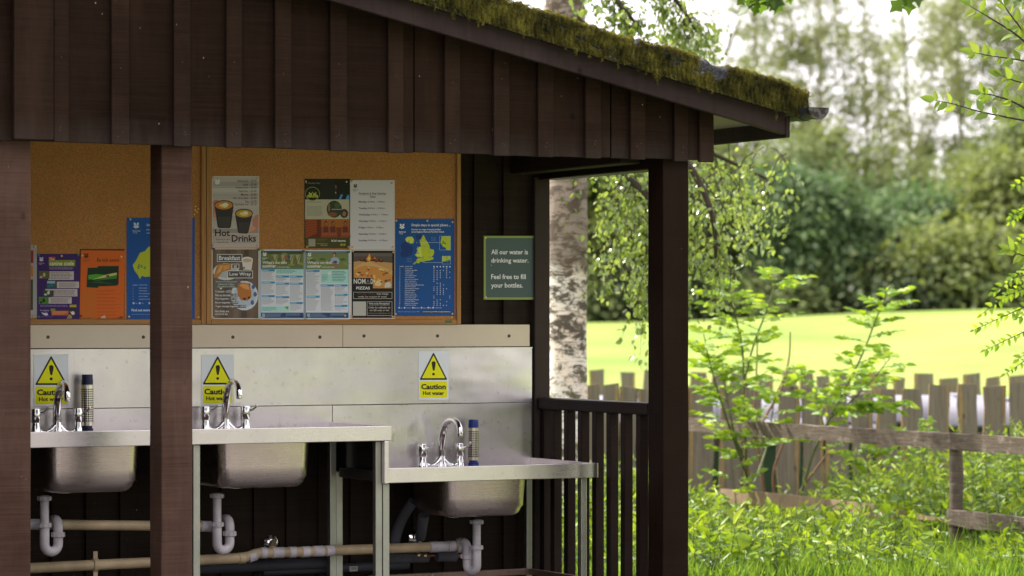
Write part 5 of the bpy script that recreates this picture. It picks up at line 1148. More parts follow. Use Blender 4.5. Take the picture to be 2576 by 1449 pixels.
# broken lower rail, split to a point
mb = MB(); prof = [(1812, 1230, 1262), (1900, 1236, 1272), (2020, 1248, 1284), (2140, 1262, 1296), (2200, 1268, 1302), (2250, 1276, 1304), (2300, 1292, 1306), (2350, 1301, 1309), (2386, 1306, 1313)]
rs = []
for px, y0, y1 in prof:
    d = dz(px); a, b = at(px, y0, d=d), at(px, y1, d=d); rs.append([b-FW*.015, a-FW*.015, a+FW*.015, b+FW*.015])
mb.rings(rs); o = mb.build('broken_rail', M['fresh'], None, base=rs[0][0]); tag(o, 'pale split fence rail sagging through the undergrowth, tapering to a point', 'broken rail')

# bins behind the picket fence
M['bin_green'] = plain('dark_green_bin_plastic', (.004, .022, .017), .4, .45, .3, 4)
M['bin_lid'] = plain('grey_bin_lid', (.22, .215, .25), .35, .6, .25, 3)
def make_bin(label, w=1.25, h=.95):
    b = thing('wheeled_bin', (0, 0, 0), label, 'wheeled bin', 'green bins with pale grey lids behind the pickets')
    dpt = .85
    def rr(s, z, ins): return [(-w/2*s+ins, -dpt/2*s, z), (w/2*s-ins, -dpt/2*s, z), (w/2*s, -dpt/2*s+ins, z), (w/2*s, dpt/2*s-ins, z), (w/2*s-ins, dpt/2*s, z), (-w/2*s+ins, dpt/2*s, z), (-w/2*s, dpt/2*s-ins, z), (-w/2*s, -dpt/2*s+ins, z)]
    mb = MB(); mb.rings([rr(.80, .16, .06), rr(.9, .5, .06), rr(.97, h-.06, .05), rr(1.03, h-.05, .05), rr(1.03, h, .05)]); mb.build('body', M['bin_green'], b)
    mb = MB(); rs = []
    for k in range(10):
        a = math.pi*k/9; y = -dpt/2*1.02*math.cos(a); z = h+.012+.20*math.sin(a)**.7
        rs.append([(-w/2*1.03, y, z-.02), (-w/2*1.03+.04, y, z), (w/2*1.03-.04, y, z), (w/2*1.03, y, z-.02)])
    mb.rings(rs, False, False, closed=True); mb.build('lid', M['bin_lid'], b, smooth=True, auto=50)
    for k in (-.3, .0, .3): MB().box(k*w-.03, k*w+.03, -.18, .18, h+.205, h+.225).build('lid_rib', M['bin_lid'], b, bevel=.008)
    MB().box(-w/2*1.02, w/2*1.02, -dpt/2*1.03-.05, -dpt/2*1.03-.022, h-.02, h+.01).build('handle_bar', M['black'], b, bevel=.008)
    for sx_ in (-1, 1):
        for sy in (-1, 1):
            mb = MB(); mb.lathe((sx_*w*.36, sy*dpt*.33, .08), [(.0001, -.02), (.08, -.02), (.08, .02), (.0001, .02)], 16, 'x'); mb.build('wheel', M['black'], b, smooth=True, auto=30)
    return b
lbl = ['bin at the left behind the pickets, seen beside the corner post', 'bin behind the pickets next to the first rowan sapling', 'bin behind the pickets between the two rowan saplings', 'bin behind the pickets just right of the second rowan sapling', 'rightmost bin behind the pickets, above the rail fence post']
proto = None
for k, px in enumerate((1600, 1830, 2040, 2290, 2530)):
    o = make_bin('dark green '+lbl[k]) if proto is None else copy_tree(proto)
    if proto is None: proto = o
    p = G(px, 24.2+.15*(k % 2)); o.location = (p.x, p.y, -.43-.03*(k % 3)); o.rotation_euler = (0, 0, -TH+R((-3, 4, -2, 5, 2)[k])); o['label'] = 'dark green '+lbl[k]
    if k == 2: o.scale = (.8, 1, .92)

# ------------------------------------------------------------------ leaf materials
YG = [(0, (.012, .036, .006)), (.35, (.050, .120, .010)), (.7, (.160, .265, .014)), (1, (.37, .44, .022))]  # dark end of the ramp carries the shadows among the plants
M['herb'] = leafmat('undergrowth_leaf', YG, .42, (.39, .54, .018), .45, .4)
M['rowan'] = leafmat('rowan_leaf', [(0, (.07, .16, .012)), (.5, (.17, .31, .018)), (1, (.36, .46, .03))], .5, (.50, .68, .02), .45, .4)
M['birchleaf'] = leafmat('birch_leaf', [(0, (.06, .11, .025)), (.5, (.14, .23, .045)), (1, (.32, .38, .11))], .42, (.46, .56, .08), .22, .8)
M['willow'] = leafmat('sallow_leaf', [(0, (.06, .12, .02)), (.6, (.13, .22, .03)), (1, (.28, .33, .04))], .45, (.38, .5, .04), .4, .4)
M['oakleaf'] = leafmat('oak_leaf', [(0, (.02, .05, .006)), (1, (.07, .13, .012))], .4, (.2, .35, .02), .5, .3)
M['grassblade'] = leafmat('grass_blade', [(0, (.06, .14, .015)), (.6, (.14, .28, .025)), (1, (.28, .38, .06))], .4, (.38, .52, .04), .5, .3)
M['twig'] = plain('dark_twig_bark', (.055, .040, .032), .8, .2, .4, 20)
M['stemg'] = plain('green_stem', (.10, .13, .035), .6, .3, .4, 9)
M['vine'] = plain('reddish_brown_stem', (.20, .10, .055), .7, .3, .4, 9)
t = MT('birch_bark').set(rough=.75, spec=.25)
a1 = t.noise(t.mapc((4, 4, 7.5)), 1.6, 8, .78, .35); a2 = t.noise(t.mapc((3, 3, 26)), 2, 5, .7, .5); a3 = t.noise(t.mapc((1, 1, .8)), 2.1, 4, .7, .8)
c = t.mix(t.ramp(a3, [(.35, 0.0), (.65, 1.0)]), (.90, .84, .83), (.90, .70, .62))
c = t.mix(t.ramp(a2, [(.54, 0.0), (.64, .85)]), c, (.10, .075, .065))
c = t.mix(t.ramp(a1, [(.485, 0.0), (.54, .95)]), c, (.075, .058, .048))
sx = t.n.new('ShaderNodeSeparateXYZ'); t.l.new(t.tc.outputs['Object'], sx.inputs[0])
hi = t.ramp(t.math('ADD', t.math('MULTIPLY', sx.outputs[2], .5), t.math('MULTIPLY', a1, .35)), [(.96, 0.0), (1.25, .75)])     # bark turns rough and dark higher up
c = t.mix(hi, c, (.13, .09, .07))
lo = t.ramp(t.math('SUBTRACT', sx.outputs[2], t.math('MULTIPLY', a1, 1.1)), [(.0, .9), (.50, 0.0)])
c = t.mix(t.mix(1.0, lo, t.ramp(a3, [(.4, .2), (.5, 1.0)]), 'MULTIPLY'), c, (.20, .19, .03))
t.base(c).bump(t.math('ADD', a1, t.math('MULTIPLY', a2, .5)), .6, .02); M['birch'] = t.m

# ------------------------------------------------------------------ the birch beside the shelter
DB = 17.6
bc = G(1424, DB)
birch = thing('birch_tree', bc, 'white barked birch with drooping leafy twigs beside the shelter', 'tree')
mb = MB(); rs = []; 
for k in range(60):
    z = -.2+k*.115; px = 1426+ (-.0 if z < 2.3 else -6*(z-2.3)); cc = G(px, DB)
    w = (.126-.003*z)*(1+.05*math.sin(z*4))*(1+.5*math.exp(-(z+.2)*4))
    rs.append([(cc.x+w*math.cos(a)*(1+.04*math.sin(3*a+z*3)), cc.y+w*math.sin(a)*(1+.04*math.sin(2*a+z*5)), z) for a in [2*math.pi*i/28 for i in range(28)]])
mb.rings(rs); mb.build('trunk', M['birch'], birch, smooth=True)
limbs = {
 'a': [(1432, 150, 0), (1480, 300, -.2), (1564, 433, -.3), (1628, 494, -.35), (1655, 600, -.4), (1668, 700, -.45)],
 'b': [(1425, 10, 0), (1560, 200, -.3), (1660, 330, -.4), (1741, 428, -.45), (1785, 520, -.5), (1800, 600, -.5), (1800, 650, -.5)],
 'c': [(1420, -250, 0), (1520, -180, .2), (1620, -90, .3), (1700, 0, .3), (1760, 90, .3)],
 'd': [(1420, -150, 0), (1500, -60, -.3), (1560, 10, -.4), (1600, 60, -.4)],
 'e': [(1423, 120, 0), (1500, 230, .4), (1640, 320, .6), (1800, 390, .7), (1930, 450, .7)],
 'f': [(1420, -320, 0), (1380, -300, .3), (1250, -260, .5)]}
bl = MB(); Pn = []; Ax = []
def birch_twig(start, ln, n_leaf, drift):
    pts = [start]; p = start.copy(); d = (Vector((random.gauss(0, 1), random.gauss(0, 1), -.15))).normalized()
    n = 9
    for i in range(n):
        d = (d + Vector((0, 0, -.42)) + drift*.1 + Vector((random.gauss(0, .13), random.gauss(0, .13), 0))).normalized(); p = p + d*ln/n; pts.append(p.copy())
    bl.tube(pts, [.0035*(1-.7*i/n) for i in range(n+1)], 4, False)
    for k in range(n_leaf):
        t_ = .12+.88*random.random(); i = min(n-1, int(t_*n)); f_ = t_*n-i; q_ = pts[i].lerp(pts[i+1], f_)
        a = (pts[i+1]-pts[i]).normalized()*.4 + Vector((random.gauss(0, .7), random.gauss(0, .7), random.gauss(-.55, .5)))
        Pn.append(q_ + Vector((random.gauss(0, .03), random.gauss(0, .03), random.gauss(0, .02)))); Ax.append(a)
def env(px):                                              # lowest pixel the drooping leaves reach
    return float(np.interp(px, [1440, 1480, 1540, 1590, 1640, 1700, 1740, 1800, 1860, 1900, 1950, 1990, 2010], [520, 770, 790, 760, 700, 690, 700, 690, 660, 640, 600, 560, 520]))
for key, L_ in limbs.items():
    P = catmull([at(x, y, d=DB+dd) for x, y, dd in L_], 6); n = len(P)
    r0 = .030 if key in 'ab' else .026
    bl2 = MB(); bl2.tube(P, [r0*(1-.82*i/n)+.003 for i in range(n)], 8); bl2.build('limb', M['twig'], birch, smooth=True)
    cnt = {'a': 34, 'b': 26, 'c': 70, 'd': 40, 'e': 22, 'f': 8}[key]
    for _ in range(cnt):
        i = random.randrange(int(n*.25), n); s = P[i] + Vector((random.gauss(0, .05), random.gauss(0, .05), 0))
        # side twig
        ln = random.uniform(.22, .62)
        if key in 'cd': ln = random.uniform(.15, .30)
        birch_twig(s, ln, int(ln*62), RT*random.uniform(-.8, .8))
for _ in range(52):                                       # curtain hanging further down
    px = random.choice([random.uniform(1478, 1640), random.uniform(1738, 1985)]); lo_ = env(px); py = random.uniform(360 if px > 1700 else 430, lo_-60)
    ln = min(random.uniform(.2, .6), (lo_-py)/FPX*DB)
    birch_twig(at(px, py, d=DB+random.uniform(-.5, .8)), ln, int(ln*52), RT*random.uniform(-.6, .6))
o = bl.build('twigs', M['twig'], birch)
P_ = np.array([tuple(p) for p in Pn]); A_ = np.array([tuple(p) for p in Ax]); n = len(P_)
Lz = .029+.019*rng.random(n)
v, f, r = scatter(P_, A_, rng.normal(0, 1, (n, 3))+np.array([0, -.2, .9]), Lz, Lz*1.25, T_LEAF, rng)
link('leaves', npmesh('leaves', v, f, r), M['birchleaf'], birch)

# ------------------------------------------------------------------ rowan saplings
def pinnate(P, A, base, d, ln, m, r):
    """one feathery leaf: returns leaflet base points / axes"""
    d = d.normalized(); side = d.cross(UP).normalized(); pts = []
    for i in range(m):
        t_ = .25+.75*i/(m-1); p = base + d*ln*t_ - UP*(.14*ln*t_*t_)
        dd = (d - UP*.28*t_)
        if i == m-1: P.append(p); A.append(dd)
        else:
            for s in (-1, 1): P.append(p.copy()); A.append(dd*.55+side*s*.9-UP*.12+Vector((random.gauss(0, .1), random.gauss(0, .1), random.gauss(0, .1))))
    r.append([base, base+d*ln*.5-UP*.035*ln, base+d*ln-UP*.14*ln])
def rowan(label, stems, D, fr=.10):
    th = thing('rowan_sapling', G(stems[0][0][0], D), label, 'sapling', 'rowan saplings among the fences')
    P = []; A = []; rach = []
    for st in stems:
        S_ = catmull([at(x, y, d=D+dd) for x, y, dd in st[:-1]], 5); n = len(S_)
        r0, dens, lo_ = st[-1]
        MB().tube(S_, [r0*(1-.7*i/n) for i in range(n)], 8).build('stem', M['stemg'], th, smooth=True)
        for k in range(dens):
            t_ = lo_+(1-lo_)*(k+.5)/dens; i = min(n-2, int(t_*(n-1))); b = S_[i].lerp(S_[i+1], t_*(n-1)-i)
            up = (S_[i+1]-S_[i]).normalized(); a = k*2.4+random.uniform(-.4, .4)
            out = (RT*math.cos(a)*1.15+FW*math.sin(a)*.8+up*random.uniform(.25, .8)).normalized()
            pinnate(P, A, b, out, random.uniform(.14, .24)*(1.0 if t_ < .92 else .7), random.randint(5, 7), rach)
    mb = MB()
    for r in rach: mb.tube(r, [.0022, .0018, .001], 4, False)
    mb.build('leaf_stalks', M['stemg'], th)
    P_ = np.array([tuple(p) for p in P]); A_ = np.array([tuple(p) for p in A]); n = len(P_); Lz = .058+.026*rng.random(n)
    v, f, r = scatter(P_, A_, rng.normal(0, .45, (n, 3))+np.array([-.3, -.7, .8]), Lz, Lz*.85, T_LEAF, rng)
    link('leaflets', npmesh('leaflets', v, f, r), M['rowan'], th); return th
DR = 18.9
rowan('leafy rowan sapling right of the corner post, before the picket fence', [
 [(1880, 1330, 0), (1878, 1180, 0), (1872, 1040, 0), (1868, 880, 0), (1845, 780, -.1), (1828, 715, -.1), (.011, 34, .25)],
 [(1872, 960, 0), (1895, 870, .1), (1925, 790, .1), (1945, 730, .15), (1955, 690, .15), (.008, 15, .1)],
 [(1880, 1200, 0), (1830, 1060, -.3), (1790, 930, -.4), (1770, 840, -.5), (.008, 20, .15)],
 [(1885, 1250, 0), (1930, 1120, .3), (1950, 1000, .4), (1985, 930, .4), (.008, 16, .3)],
 [(1870, 1150, 0), (1850, 1100, -.2), (1825, 980, -.3), (1815, 900, -.3), (.007, 16, .2)]], DR)
rowan('leaning rowan sapling with a tall bare top over the second stretch of fence', [
 [(2010, 1260, 0), (2050, 1130, 0), (2120, 990, 0), (2170, 890, 0), (2205, 800, 0), (2232, 740, 0), (.010, 30, .18)],
 [(2090, 1050, 0), (2140, 1010, -.3), (2190, 960, -.4), (2240, 900, -.5), (.007, 16, .1)],
 [(2075, 1080, 0), (2060, 1010, .2), (2080, 940, .3), (.006, 12, .2)],
 [(2120, 990, 0), (2190, 1020, -.2), (2250, 1010, -.3), (.006, 12, .2)]], DR+.1)
rowan('small rowan shoot poking over the rail just left of the round fence post', [[(2330, 1330, 0), (2325, 1200, 0), (2318, 1070, 0), (.006, 12, .25)]], DR-.2)
rowan('small rowan shoot under the rail below the leaning sapling', [[(2200, 1300, 0), (2190, 1200, 0), (2170, 1130, 0), (.006, 14, .1)]], DR-.2)
rowan('small rowan shoot low under the rail near the corner post', [[(1860, 1330, 0), (1850, 1250, 0), (1835, 1130, 0), (.005, 8, .3)]], DR-.2)
# bare reddish stems in front of the pickets
bs = thing('bare_shrub', G(1920, 19.6), 'bare reddish brown stems tangled against the picket fence', 'shrub')
for st in ([(1935, 1330, 0), (1915, 1180, 0), (1898, 1060, 0), (1902, 960, .05), (1906, 850, .05)], [(1898, 1100, 0), (1930, 1040, .1), (1965, 980, .1), (1985, 900, .15), (1988, 835, .15)], [(1960, 1330, .1), (1945, 1200, .1), (1968, 1120, .1), (1975, 1080, .1)],
           [(1905, 1330, -.1), (1885, 1200, -.05), (1870, 1100, 0), (1862, 1010, 0)], [(1800, 1270, 0), (1850, 1262, 0), (1900, 1275, 0), (1940, 1300, 0)], [(1990, 1290, 0), (2010, 1240, 0), (2060, 1170, 0), (2090, 1130, 0)]):
    Q = catmull([at(x, y, d=19.6+dd) for x, y, dd in st], 5); MB().tube(Q, [.011*(1-.6*i/len(Q)) for i in range(len(Q))], 7).build('stem', M['vine'], bs, smooth=True)

# ------------------------------------------------------------------ sallow and oak twigs reaching in from off frame
def branchy(name, label, cat_, base_, limbs_, mat, Lr, wr, dens, tpl, tw=.0035, tilt=.4, trunk=None):
    th = thing(name, base_, label, cat_); P = []; A = []; mb = MB()
    if trunk: MB().tube(catmull(trunk, 5), [.07-.05*i/(len(trunk)*5) for i in range((len(trunk)-1)*5+1)], 10).build('trunk', M['twig'], th, smooth=True)
    for (pts, dn) in limbs_:
        Q = catmull(pts, 5); n = len(Q); mb.tube(Q, [tw*(1.6-1.3*i/n) for i in range(n)], 6)
        L_ = sum((Q[i+1]-Q[i]).length for i in range(n-1)); m = max(3, int(L_*dens*dn))
        for k in range(m):
            t_ = .12+.88*(k+.5)/m; i = min(n-2, int(t_*(n-1))); d = (Q[i+1]-Q[i]).normalized(); s = (-1)**k
            side = d.cross(FW*-1).normalized()*s; P.append(Q[i].lerp(Q[i+1], t_*(n-1)-i)); A.append(d*.7+side*.75+Vector((random.gauss(0, tilt*.6), random.gauss(0, tilt), random.gauss(0, tilt*.6))))
        P.append(Q[-1]); A.append(Q[-1]-Q[-3])
    mb.build('twigs', M['twig'], th)
    P_ = np.array([tuple(p) for p in P]); A_ = np.array([tuple(p) for p in A]); n = len(P_); Lz = Lr*(.65+.6*rng.random(n))
    v, f, r = scatter(P_, A_, rng.normal(0, .4, (n, 3))+np.array([-.45, -1.0, .45]), Lz, Lz*wr, tpl, rng)
    link('leaves', npmesh('leaves', v, f, r), mat, th); return th
DS = 12.6
def s_(*pp, d=DS): return [at(x, y, d=d+dd) for x, y, dd in pp]
tb = G(2900, DS); trunk = [tb, tb+Vector((.05, .1, 1.2)), tb+Vector((-.05, 0, 2.4)), tb+Vector((.1, .1, 3.4))]
lm = [(s_((2740, 340, 0), (2640, 315, 0), (2560, 300, 0), (2470, 282, 0), (2400, 262, 0), (2352, 252, 0)), 1.0), (s_((2640, 315, 0), (2560, 262, .05), (2500, 240, .05), (2470, 235, .05)), 1.0),
      (s_((2740, 160, 0), (2640, 165, 0), (2560, 150, 0), (2490, 140, 0), (2450, 132, 0)), 1.0), (s_((2640, 165, 0), (2560, 90, 0), (2490, 45, 0), (2440, 15, 0)), .9), (s_((2700, 60, 0), (2600, 100, 0), (2560, 60, 0), (2530, 20, 0), (2510, -10, 0)), 1.0),
      (s_((2700, 60, 0), (2620, 10, 0), (2560, -10, 0), (2520, -40, 0)), 1.0), (s_((2740, 700, 0), (2640, 660, 0), (2580, 645, 0), (2540, 628, 0)), 1.3),
      (s_((2700, 200, .1), (2620, 215, .1), (2560, 205, .1), (2520, 190, .1)), 1.1)]
sal = branchy('sallow_tree', 'leafy sallow twigs reaching in from the right edge, sharp pale green leaves', 'tree', tb, lm, M['willow'], .060, .92, 34, T_LEAF, trunk=trunk)
mb = MB()
for px, py in ((2740, 340), (2740, 160), (2700, 60), (2740, 700), (2700, 200)):
    a = at(px, py, d=DS); mb.tube([a, a.lerp(tb+Vector((0, 0, a.z-.4)), .6), tb+Vector((0, .05, max(.6, a.z-.7)))], [.006, .012, .02], 6)
mb.build('limb', M['twig'], sal)
DS2 = 14.6; tb2 = G(2860, DS2+.3)
lm = []
for (x0, y0, x1, y1) in ((2700, 400, 2552, 470), (2700, 430, 2540, 560), (2700, 480, 2545, 545), (2700, 620, 2500, 735), (2700, 640, 2470, 790), (2700, 700, 2530, 745), (2700, 740, 2450, 830), (2700, 760, 2560, 800), (2700, 820, 2560, 905), (2700, 850, 2530, 940), (2700, 800, 2480, 880), (2700, 540, 2560, 610), (2700, 690, 2545, 700)):
    lm.append((s_((x0, y0, 0), ((x0*2+x1)/3, (y0*2+y1)/3-12, .05), ((x0+x1*2)/3, (y0+2*y1)/3-8, .05), (x1, y1, 0), d=DS2), 1.0))
sh = branchy('hazel_shrub', 'small leaved shrub twigs drooping in at the right edge above the meadow', 'shrub', tb2, lm, M['rowan'], .038, .95, 60, T_LEAF, tw=.003, trunk=[tb2, tb2+Vector((0, .05, 1.0)), tb2+Vector((0, 0, 2.1))])
mb = MB()
for l_, _ in lm: a = l_[0]; mb.tube([a, tb2+Vector((0, 0, max(.5, a.z-.25)))], [.004, .010], 5)
mb.build('limb', M['twig'], sh)
T_OAK = (np.array([[0, 0, 0], [-.12, .15, 0], [.12, .15, 0], [-.32, .32, .05], [.32, .32, .05], [-.16, .42, .02], [.16, .42, .02], [-.36, .62, .05], [.36, .62, .05], [-.14, .74, 0], [.14, .74, 0], [0, 1, -.06]], float),
         np.array([[0, 2, 1], [1, 2, 6], [1, 6, 5], [1, 5, 3], [2, 4, 6], [5, 6, 10], [5, 10, 9], [5, 9, 7], [6, 8, 10], [9, 10, 11]]))
DO = 10.4; ob_ = G(3500, DO)
lm = [(s_((2010, -60, 0), (1960, -30, 0), (1925, -8, 0), (1900, 8, 0), d=DO), 1.5), (s_((2010, -60, 0), (1985, -25, 0), (1958, 4, 0), d=DO), 1.6), (s_((2330, -60, 0), (2300, -30, 0), (2282, -12, 0), d=DO), 1.2), (s_((2010, -60, 0), (1930, -40, 0), (1880, -25, 0), d=DO), 1.3), (s_((2640, -50, 0), (2590, -30, 0), (2570, -8, 0), d=DO), 1.2)]
oak = branchy('oak_tree', 'dark oak leaves dangling into the top of the picture', 'tree', ob_, lm, M['oakleaf'], .075, .95, 42, T_OAK, tw=.004)
mb = MB(); mb.tube(catmull([ob_, ob_+Vector((0, .1, 1.5)), ob_+Vector((-.25, 0, 2.7)), at(2640, -120, d=DO), at(2330, -90, d=DO), at(2010, -65, d=DO), at(1880, -60, d=DO)], 6), [.12-.114*min(1, i/34) for i in range(37)], 10); mb.build('trunk', M['twig'], oak, smooth=True)

# ------------------------------------------------------------------ undergrowth
def herbs(n, r0, r1, d0, d1, hfun, leafL, tpl, width, lean=.18, per=22, seed=1):
    g = np.random.default_rng(seed); Ps = []; As = []; Ls = []; Rn = []; stem = MB()
    for _ in range(n):
        d = d0+(d1-d0)*g.random(); rr = r0+(r1-r0)*g.random()*1.0; z0 = gz_(rr, d); h = hfun(rr, d)*(.55+.6*g.random()); px_ = CX+rr/d*FPX
        cap = np.interp(px_, *CAPF) if d < dz(px_)-.05 else np.interp(px_, *CAPB)
        h = max(.07, min(h, (1.32-(cap-HY)/FPX*d-z0)*(.42+.85*g.random()**1.3)))
        if math.sin(rr*6.1+d*2.3)*math.sin(d*5.7-rr*2.9)+.55*math.sin(rr*13+d*9) > .62+.5*g.random(): continue
        b = rd(rr, d, z0)
        if b.x < .66 and b.y < .5: continue
        top = b+Vector((g.normal(0, lean)*h, g.normal(0, lean)*h, h)); mid = b.lerp(top, .5)+Vector((g.normal(0, .02), g.normal(0, .02), 0)); m = max(5, int(per*h/.6)); tone = g.random()**1.2
        stem.tube([b, mid, top], [.0035, .003, .0015], 3, False)
        for k in range(m):
            t_ = .18+.82*(k//2*2+1)/m if m > 1 else 1; t_ = min(1, t_); p = b.lerp(mid, t_*2) if t_ < .5 else mid.lerp(top, t_*2-1)
            a = (k//2)*1.57+(k % 2)*3.14+g.normal(0, .3); up = .0+.8*(t_ > .9)+g.normal(0, .4)
            Ps.append(tuple(p)); As.append((math.cos(a), math.sin(a), up)); Ls.append(leafL*(1.15-.45*t_)*(.7+.6*g.random())); Rn.append(min(1, max(0, .02+.40*t_+.50*tone+g.normal(0, .16))))  # leaves darken down the stem: shade among plants put into the tone
    P_ = np.array(Ps); A_ = np.array(As); L_ = np.array(Ls); m = len(P_)
    return scatter(P_, A_, g.normal(0, .6, (m, 3))+np.array([-.35, -.75, .75]), L_, L_*width, tpl, g, np.array(Rn)), stem
CAPF = ([1380, 1640, 1740, 1900, 2100, 2250, 2350, 2380, 2450, 2500, 2600], [1190, 1200, 1262, 1296, 1290, 1300, 1340, 1415, 1405, 1335, 1330])
CAPB = ([1380, 1640, 1740, 1900, 2030, 2150, 2300, 2400, 2600], [1180, 1190, 1235, 1285, 1262, 1190, 1140, 1130, 1115])
def hf(r, d):
    base = .24+.42*smooth(15.4, 18.0, d)
    return base*(1+.26*math.sin(r*2.3+d)+.16*math.sin(r*5.1+d*2.2))+.04
(v1, s1) = herbs(2300, -.3, 4.0, 15.0, 20.6, hf, .075, T_LEAF, .72, seed=1)
(v2, s2) = herbs(900, -.3, 4.0, 15.0, 20.4, lambda r, d: hf(r, d)*1.15, .095, T_SLIM, .62, per=20, seed=2)
(v3, s3) = herbs(230, 1.2, 4.0, 17.5, 20.6, lambda r, d: (.62+.2*math.sin(r*4))*(1+.35*smooth(2.2, 3, r)), .085, T_LEAF, .5, lean=.12, per=20, seed=3)
(v4, s4) = herbs(230, -.3, 4.0, 15.2, 19.5, lambda r, d: .34, .15, T_LEAF, .75, per=16, seed=4)
(v5, s5) = herbs(420, -.3, 4.0, 15.6, 20.2, lambda r, d: hf(r, d)*1.9, .028, T_SLIM, .8, per=46, lean=.12, seed=6)
v, f, r = cat([v1, v2, v3, v4, v5])
o = link('undergrowth', npmesh('undergrowth', v, f, r), M['herb'], None); tag(o, 'dense bright green nettles and weeds filling the ground around the fences', 'undergrowth', kind='stuff')
sm = MB()
for s_m in (s1, s2, s3, s4, s5):
    o0 = len(sm.v); sm.v += s_m.v; sm.f += [tuple(i+o0 for i in q) for q in s_m.f]; sm.m += s_m.m
me = sm.mesh('stems'); ob2 = link('stems', me, M['stemg'], o)
def blades(n, r0, r1, d0, d1, h0, h1, seed, mat, name, label):
    g = np.random.default_rng(seed); r = r0+(r1-r0)*g.random(n); d = d0+(d1-d0)*g.random(n)**1.2
    P = np.stack([EYE.x+RT.x*r+FW.x*d, EYE.y+RT.y*r+FW.y*d, np.array([gz_(0, q) for q in d])], 1); k = ~((P[:, 0] < .60) & (P[:, 1] < .4)); P = P[k]; n = len(P)
    A = np.stack([g.normal(0, .28, n), g.normal(0, .28, n), np.ones(n)], 1); L = h0+(h1-h0)*g.random(n)
    v, f, r = scatter(P, A, g.normal(0, 1, (n, 3)), L, np.full(n, .006)+.004*g.random(n), T_BLADE, g)
    tag(link(name, npmesh(name, v, f, r), mat), label, 'grass', kind='stuff')
blades(1800, -.3, 4.0, 15.2, 18.0, .12, .30, 8, M['grassblade'], 'seeding_grass', 'taller grass stalks scattered among the weeds')
blades(16000, -.5, 3.8, 14.9, 16.4, .05, .15, 5, M['grassblade'], 'long_grass', 'long bright grass blades along the front of the undergrowth')

# ------------------------------------------------------------------ the wood beyond the meadow
def fol(name, stops, tr, tc_): return leafmat(name, stops, tr, tc_, .6, .2)
FM = {  # foliage tones lifted a little, distance haze put into the colour
 'blue': fol('bluish_green_foliage', [(0, (.038, .066, .028)), (.5, (.100, .160, .064)), (1, (.21, .285, .125))], .3, (.16, .28, .08)),
 'yellow': fol('yellowish_foliage', [(0, (.050, .072, .022)), (.5, (.135, .170, .050)), (1, (.27, .30, .105))], .35, (.3, .36, .06)),
 'olive': fol('olive_foliage', [(0, (.052, .076, .030)), (.5, (.135, .175, .063)), (1, (.27, .31, .125))], .35, (.24, .3, .08)),
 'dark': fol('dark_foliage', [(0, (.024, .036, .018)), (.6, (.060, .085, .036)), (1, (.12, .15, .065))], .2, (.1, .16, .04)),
 'birch': fol('pale_birch_foliage', [(0, (.10, .125, .05)), (.5, (.21, .24, .10)), (1, (.36, .38, .19))], .45, (.36, .4, .12))}
M['fartrunk'] = plain('grey_brown_far_trunk', (.26, .22, .18), .8, .2, .4, 2)
def clumps(c, rx, ry, rz_v, nc, cr_, nl, lsz, g, shade=.0):
    """leaf clumps through an ellipsoid: denser towards its surface"""
    u = nrm(g.normal(0, 1, (nc, 3))); rad = .45+.55*g.random(nc)**.5; C_ = u*rad[:, None]*np.array([rx, ry, rz_v])+np.array(c)
    nn = nl//nc; k = np.repeat(np.arange(nc), nn); off = g.normal(0, 1, (len(k), 3))*np.array([1, 1, .55])*cr_*(.6+.8*g.random(nc))[k][:, None]*.5
    P = C_[k]+off; tone = g.random(nc)
    A = nrm(off)+np.array([0, 0, -.25])+g.normal(0, .5, (len(k), 3)); N = off*.8/np.maximum(.1, cr_)+np.array([0, 0, 1.0])+g.normal(0, .5, (len(k), 3))
    L = lsz*(.7+.7*g.random(len(k))); r = np.clip(tone[k]*.55+.45*g.random(len(k)), 0, 1)
    return scatter(P, A, N, L, L*.8, T_RHOMB, g, r)
